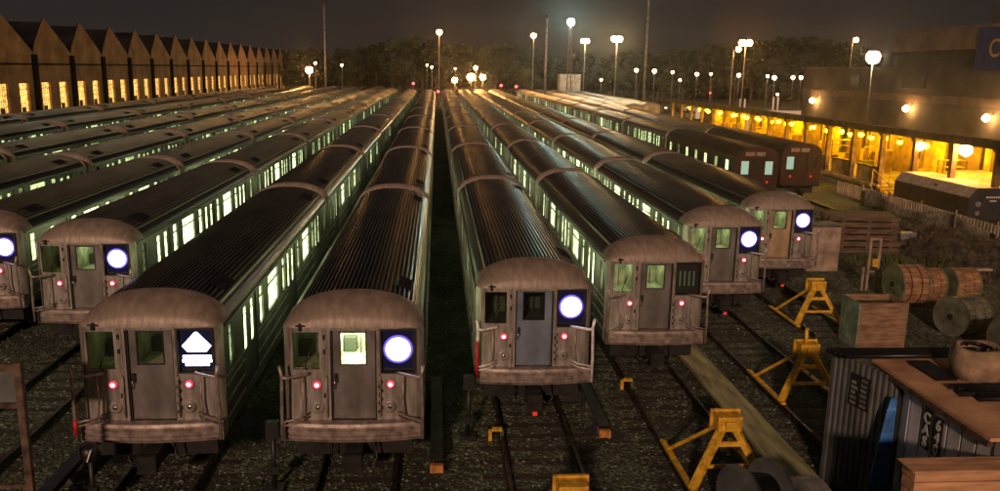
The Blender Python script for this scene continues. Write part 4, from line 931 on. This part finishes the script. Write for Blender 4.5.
# bare tall poles
for x, y, h, r_, lb in [(31.1, 125, 19.5, .22, 'tall bare grey pole running out of the top of the photo'), (21.9, 170, 18.7, .25, 'tall grey pole left of the lattice mast'), (-23.3, 180, 20.6, .2, 'tall thin pole with dark lamp head right of the brick sheds')]:
    t = thing('tall_pole', lb, 'pole', (x, y, -.15)); MB().tube([(0, 0, 0), (0, 0, h)], r_, 'pole', 10, r_ * .75).build('shaft', t)
    MB().lathe((0, 0, h), 'z', [(-.5, .3), (.1, .45), (.3, .3)], 'dkgrey', 12).build('top_fitting', t)
# red signals
for x, y, z, lb in [(.3, 176, 3.2, 'red signal light at the far end of the central gap'), (-5, 182, 4.6, 'faint red signal left of the central gap'), (13.6, 178, 4.6, 'red signal beyond the silver rows, right of the gap'), (17.0, 180, 4.4, 'second red signal right of the gap'), (76, 230, 2.6, 'red light under the small distant lamps')]:
    t = thing('signal', lb, 'signal light', (x, y, 0)); MB().tube([(0, 0, -.15), (0, 0, z - .4)], .07, 'poled').build('post', t); MB().box(-.25, .25, 0, .2, z - .4, z + .4, 'black').build('housing', t); MB().lathe((0, -.01, z), 'y', [(0, .25), (-.05, .2)], 'redlamp', 14).build('lens', t)

# ---------------------------------------------------------------- brick sawtooth sheds
t = thing('sawtooth_shed', 'long brick shed with sawtooth gables and orange lit windows', 'brick building')
random.seed(4); bays = [94.1 + 9.15 * k_ for k_ in range(-2, 17)]
wl = MB(); rf = MB()
for Y0 in bays:
    yv0, yp, yv1 = Y0 - 2.0, Y0 + 1.0, Y0 + 7.15
    hs = [(Y0 - .7, Y0 + 1.4, 1.6, 5.62), (Y0 + 3.6, Y0 + 5.6, 1.6, 5.6)]
    wl.wall([yv0, yv1], [-.15, 8.7], hs, lambda y_, z_, d: (-42 - d, y_, z_), 'brick', .3)
    poly = [(yv0, 8.7), (yv0 + .35, 9.5), (yp, 12.4), (yp + .4, 12.2), (yv1 - .6, 9.15), (yv1, 8.7)]
    wl.face([(-42, a, b_) for a, b_ in poly], 'brick')
    wl.box(-41.999, -41.90, yv0 + .2, yv1 - .5, 7.45, 7.62, 'darkroof')
    wl.box(-41.999, -41.75, yv1 - .45, yv1 + .45, -.15, 8.55, 'darkroof')
    lo = lambda z_: z_ - .45 * max(0, (z_ - 8.7) / 3.65)
    wl.face([(-42.12, a, b_) for a, b_ in poly], 'brick')
    for a, b_ in zip(poly, poly[1:]):
        wl.face([(-42, a[0], a[1]), (-42, b_[0], b_[1]), (-42.12, b_[0], b_[1]), (-42.12, a[0], a[1])], 'darkroof')
        rf.face([(-42.13, a[0], lo(a[1])), (-42.13, b_[0], lo(b_[1])), (-70, b_[0], lo(b_[1])), (-70, a[0], lo(a[1]))], 'darkroof')
    for h_ in hs:
        q = MB(); 
        w_ = (h_[1] - h_[0])
        for j in range(1, 5): q.box(-42.22, -42.19, h_[0] + w_ * j / 5 - .015, h_[0] + w_ * j / 5 + .015, h_[2], h_[3], 'black')
        for j in range(1, 7): q.box(-42.22, -42.17, h_[0], h_[1], h_[2] + (h_[3] - h_[2]) * j / 7 - .015, h_[2] + (h_[3] - h_[2]) * j / 7 + .015, 'black')
        q.box(-42.1, -41.9, h_[0] - .1, h_[1] + .1, h_[2] - .15, h_[2], 'conc')
        wdw = q.build('window', t); b = MB(); b.face([(-42.26, h_[0], h_[2]), (-42.26, h_[1], h_[2]), (-42.26, h_[1], h_[3]), (-42.26, h_[0], h_[3])], 'orwin'); b.build('pane', wdw)
        MB().box(-42.18, -42.08, h_[0] + .5, h_[0] + 1.2, 2.7, 3.15 + random.uniform(0, .3), 'black').build('fan_box', wdw)
wl.build('wall', t); rf.build('roof', t)
wl2 = MB(); wl2.box(-70, -42.5, bays[0] - 2.1, bays[0] - 2.0, -.15, 8.7, 'brick'); wl2.build('end_wall', t)

# ---------------------------------------------------------------- big building right
t = thing('warehouse', 'large tan building with flat roof behind the canopy', 'building')
b = MB(); b.box(46, 90, 40, 103, -.15, 8.7, 'cream'); b.box(46.2, 90, 40, 83, 8.7, 12.2, 'cream'); b.box(52, 80, 40, 77, 12.2, 14.9, 'cream'); b.build('wall', t)
MB().box(45.9, 46.19, 40, 83.1, 12.2, 12.4, 'creamd').box(45.9, 46.19, 83.1, 103.1, 8.7, 8.9, 'creamd').box(45.92, 45.999, 40, 103, 5.6, 6.3, 'creamd').box(45.95, 46.19, 40, 83.1, 10.4, 12.199, 'creamd').build('cornice', t)
for y0, y1, z0, z1 in [(76.5, 80.5, 6.9, 8.3), (60.8, 65.6, 6.9, 8.6), (89, 91, 6.8, 8.0)]: MB().box(45.93, 45.998, y0, y1, z0, z1, 'black').build('window', t)
t = thing('banner', 'faded blue banner with ochre letters on the building, right edge', 'banner')
MB().box(45.84, 45.90, 58.5, 69.4, 8.6, 12.1, 'bluesign').build('cloth', t)
text('Co', 'lettering', t, (45.83, 66.4, 9.7), 2.1, RX, 'ochre')
for y, z, lb in [(98.9, 4.95, 'orange wall lamp at the left end of the building'), (78.3, 4.95, 'orange wall lamp in the middle of the building wall'), (66.2, 4.75, 'orange wall lamp near the right picture edge')]:
    t = thing('wall_lamp', lb, 'wall lamp', (45.9, y, z)); MB().box(-.5, .1, -.08, .08, .25, .33, 'pole').build('bracket', t); MB().lathe((-.5, 0, 0), 'z', [(-.32, .05), (-.25, .22), (0, .32), (.2, .2), (.28, .08)], 'walllamp', 16).build('bulb', t)
# two glaring lamps under canopy front near right
for x, y, z, lb, r_ in [(31.2, 51.6, 3.55, 'bright orange lamp hanging at the canopy edge over the first work car', .26), (31.2, 46.9, 3.75, 'brightest orange lamp hanging at the canopy edge over the work cars', .36)]:
    t = thing('canopy_lamp', lb, 'lamp', (x, y, z)); MB().tube([(0, 0, .2), (0, 0, .75)], .03, 'shcol').build('stem', t); MB().lathe((0, 0, 0), 'z', [(-r_, .05), (-r_ * .6, r_ * .8), (0, r_), (r_ * .6, r_ * .8), (r_, .05)], 'walllamp', 16).build('bulb', t)

# loose stones on the ballast near the camera
b = MB(); rnd = random.Random(77)
for i in range(15000):
    y = 11.5 + 26 * rnd.random() ** 1.6; x = rnd.uniform(-.55, .72) * y
    sz = rnd.uniform(.018, .05); o_ = len(b.v); z = -.15 + sz * .3
    for q in ((1, 0, 0), (0, 1, 0), (-1, 0, 0), (0, -1, 0), (0, 0, 1)): b.v.append((x + sz * q[0] * rnd.uniform(.6, 1.3) + sz * .3 * q[1], y + sz * q[1] * rnd.uniform(.6, 1.3), z + sz * q[2] * rnd.uniform(.4, .9)))
    m_ = b.m(rnd.choice(('stone_a', 'stone_b', 'stone_c')))
    for f in ((0, 1, 4), (1, 2, 4), (2, 3, 4), (3, 0, 4)): b.f.append(tuple(o_ + k_ for k_ in f)); b.mi.append(m_); b.sm.append(False)
b.build('loose_stones', label='loose ballast stones scattered over the track bed', cat='stones', kind='stuff')

# ---------------------------------------------------------------- trees and far things
def leaf_crown(seed, R_, H_, n, leaf=.42):
    rnd = random.Random(seed); b = MB(); cl = []
    for i in range(26):
        a = rnd.uniform(0, 2 * PI); zf = rnd.uniform(.12, 1); rr = R_ * math.sqrt(max(0, 1 - (2 * zf - 1.0) ** 2 * .8)) * rnd.uniform(.3, 1)
        cl.append((rr * math.cos(a), rr * math.sin(a), H_ * (.28 + .72 * zf), rnd.uniform(.16, .34) * R_))
    for i in range(n):
        c = rnd.choice(cl); d = Vector((rnd.gauss(0, 1), rnd.gauss(0, 1), rnd.gauss(0, .8))).normalized() * c[3] * rnd.uniform(.55, 1.1)
        p = Vector(c[:3]) + d; u = Vector((rnd.gauss(0, 1), rnd.gauss(0, 1), rnd.gauss(0, 1))).normalized(); w = u.orthogonal().normalized(); s_ = leaf * rnd.uniform(.6, 1.3)
        b.face([p - u * s_, p + w * s_ * .6, p + u * s_, p - w * s_ * .6], 'leaf')
    return b
def trunk(seed, R_, H_):
    rnd = random.Random(seed); b = MB(); b.tube([(0, 0, -.3), (.1, 0, H_ * .3), (0, .1, H_ * .6)], .32, 'bark', 8, .16)
    for i in range(6):
        a = rnd.uniform(0, 2 * PI); b.tube([(0, 0, H_ * rnd.uniform(.25, .5)), (R_ * .4 * math.cos(a), R_ * .4 * math.sin(a), H_ * .6), (R_ * .7 * math.cos(a), R_ * .7 * math.sin(a), H_ * .8)], .12, 'bark', 6, .04)
    return b
TV = [(leaf_crown(i, 4.6, 11.5, 2600).mesh('crown'), trunk(i, 4.6, 11.5).mesh('trunk')) for i in range(4)]
random.seed(17)
def tree(x, y, s_, v, lb, grp): 
    t = thing('tree', lb, 'tree', (x, y, -.15), random.uniform(0, 6), grp); t.scale = (s_ * random.uniform(.95, 1.15), s_ * random.uniform(.95, 1.15), s_)
    ob('crown', TV[v][0], t); ob('trunk', TV[v][1], t)
def side(x, y):
    u = 438 + 829 * x / y
    return u
marks = [(210, 'behind the far brick gables'), (300, 'above the low glaring shed-end lamp'), (345, 'right of the thin dark-headed pole'), (400, 'in the dark mass left of the gap lamp'), (445, 'around the gap lamp'), (500, 'above the track-end lights'), (550, 'left of the lattice mast'), (600, 'between the tall twin lamps'), (645, 'beside the tall bare pole'), (700, 'right of the tall bare pole'), (750, 'behind the brightest hill lamp'), (810, 'on the hill left of the building'), (900, 'behind the building')]
cnt = {}
def tlabel(x, y, kind):
    u = side(x, y); w = min(marks, key=lambda q: abs(q[0] - u))[1]; key = (w, kind); cnt[key] = cnt.get(key, 0) + 1
    o_ = ['', 'second ', 'third ', 'fourth ', 'fifth ', 'sixth ', 'seventh ', 'eighth '][cnt[key] - 1]
    return '%s%s %s' % (o_, kind, w)
x = -78
while x < 128:
    u = side(x, 240); hgt = 12.9 + 1.2 * math.sin(x * .11) + (2.5 if 360 < u < 430 else 0) + random.uniform(-1.2, 1.2) + (-2.5 if u < 350 else 0)
    tree(x, 240 + random.uniform(-6, 6), hgt / 11.8, random.randrange(4), tlabel(x, 240, 'tall dark leafy tree'), 'trees beyond the yard'); x += random.uniform(6.2, 8.5)
x = -70
while x < 60:
    tree(x, 214 + random.uniform(-6, 6), random.uniform(.62, .85), random.randrange(4), tlabel(x, 214, 'lower lamplit tree'), 'trees beyond the yard'); x += random.uniform(9, 14)
for x in range(64, 150, 9): tree(x, 285, (20.5 - abs(x - 122) * .12) / 11.8, x % 4, tlabel(x, 285, 'dark hilltop tree'), 'trees beyond the yard')
for x, y, s_, lb in [(57.5, 205, .5, 'small round lit tree left of the tall bare pole'), (82, 205, .5, 'small lit tree below the small lamps right of the bare pole'), (86, 205, .52, 'yellow-green lit shrub above the canopy'), (103, 230, .5, 'dim shrub near the building corner')]: tree(x, y, s_, 1, lb, 'small trees in the far car park')
# far hedge mass
t = MB(); rnd = random.Random(8)
for i in range(16000):
    x = rnd.uniform(-110, 190); y = rnd.uniform(262, 275); z = rnd.uniform(0, 9.5) * rnd.uniform(.6, 1); u = Vector((rnd.gauss(0, 1), rnd.gauss(0, 1), rnd.gauss(0, 1))).normalized(); w = u.orthogonal().normalized(); p = Vector((x, y, z)); s_ = rnd.uniform(.6, 1.1)
    t.face([p - u * s_, p + w * s_ * .7, p + u * s_, p - w * s_ * .7], 'leaf')
t.build('undergrowth', label='dark undergrowth massed beneath the far trees', cat='undergrowth', kind='stuff')
# yard end fence
t = thing('chain_fence', 'tall wire fence across the far end of the yard', 'fence')
b = MB()
for z in (.1, 1.6, 3.1): b.box(-42, 60, 203.4, 203.46, z, z + .06, 'fence')
xx = -42
while xx < 60: b.box(xx, xx + .05, 203.42, 203.45, 0, 3.1, 'fence'); xx += .45
b.build('wire', t)
for i in range(35): MB().box(-42 + i * 3, -41.88 + i * 3, 203.47, 203.6, -.15, 3.4, 'fence').build('post', t)
# small pale building
t = thing('utility_hut', 'small pale hut behind the lattice mast base', 'hut', (30.3, 207, -.15)); MB().box(0, 5.2, 0, 4, 0, 7.3, 'conc').build('wall', t); MB().box(-.2, 5.4, -.2, 4.2, 7.3, 7.55, 'darkroof').build('roof', t); MB().box(3.0, 4.0, -.03, -.002, 0, 2.4, 'poled').build('door', t)
# raised road
t = thing('road_bridge', 'low pale road bridge beyond the canopy, left of the building', 'bridge')
MB().box(44, 72, 140, 146, .3, .9, 'conc').box(44, 72, 139.8, 140, .3, 1.9, 'hiviswhite').build('deck', t)
for x in (48, 54, 60): MB().box(x, x + 1, 141, 145, -.15, .3, 'conc').build('pier', t)
for x in (51.4, 52.2, 57.2, 58.0): MB().box(x, x + .2, 139.5, 139.7, .3, 4.2 if x > 56 else 3.8, 'hiviswhite').build('standard', t)
def car(x, y, rz, m, lb, z=-.15):
    t = thing('parked_car', lb, 'car', (x, y, z), rz, 'cars in the far car park')
    ys = [-2.2, -2.15, -1.3, -.6, .9, 1.6, 2.1, 2.2]; zs = [.75, .85, .95, 1.42, 1.42, 1.0, .9, .7]
    b = MB()
    for sx_ in (-.85, .85): b.face([(sx_, y_, z_) for y_, z_ in zip(ys, zs)] + [(sx_, 2.2, .3), (sx_, -2.2, .3)], m)
    b.grid([[(-.85, y_, z_) for y_, z_ in zip([-2.2] + ys + [2.2], [.3] + zs + [.3])], [(.85, y_, z_) for y_, z_ in zip([-2.2] + ys + [2.2], [.3] + zs + [.3])]], m); b.build('body', t)
    b = MB(); b.box(-.86, .86, -.55, .85, 1.02, 1.36, 'black'); b.build('glazing', t)
    for sx_ in (-.8, .8):
        for y_ in (-1.4, 1.4): MB().lathe((sx_, y_, .32), 'x', [(-.1, .32), (.1, .32)], 'black', 16).build('wheel', t)
random.seed(12)
for i, (x, lb) in enumerate([(38, 'second'), (43, 'third'), (48, 'fourth'), (53.5, 'fifth'), (59, 'sixth'), (33, 'first')]):
    car(x, 168 + (i % 2) * 4, PI / 2 + random.uniform(-.1, .1), 'caryel' if i % 2 else 'cardark', '%s parked car from the left in the far car park' % lb)
t = thing('round_tank', 'white round topped tank beyond the canopy roof', 'tank', (43.6, 118, -.15)); MB().lathe((0, 0, 0), 'z', [(0, 1.9), (2.6, 1.9)], 'hiviswhite', 24).build('shell', t); MB().lathe((0, 0, 2.6), 'z', [(0, 1.95), (.3, 1.6), (.5, .8), (.55, .1)], 'hiviswhite', 24).build('dome', t)
# ---------------------------------------------------------------- haze in the night air
hz = MB(); hz.box(-300, 320, -12, 330, -3, 24, 'gravel'); hm = bpy.data.materials.new('night_haze'); hm.use_nodes = True; ht = hm.node_tree; ht.nodes.clear()
ho = ht.nodes.new('ShaderNodeOutputMaterial'); hv = ht.nodes.new('ShaderNodeVolumePrincipled'); hv.inputs['Color'].default_value = (.9, .88, .85, 1); hv.inputs['Density'].default_value = .0004; hv.inputs['Anisotropy'].default_value = .9
ht.links.new(hv.outputs[0], ho.inputs['Volume'])
M['gravel_'] = M['gravel']; M['gravel'] = hm; h_ = hz.build('haze', kind='stuff'); M['gravel'] = M['gravel_']
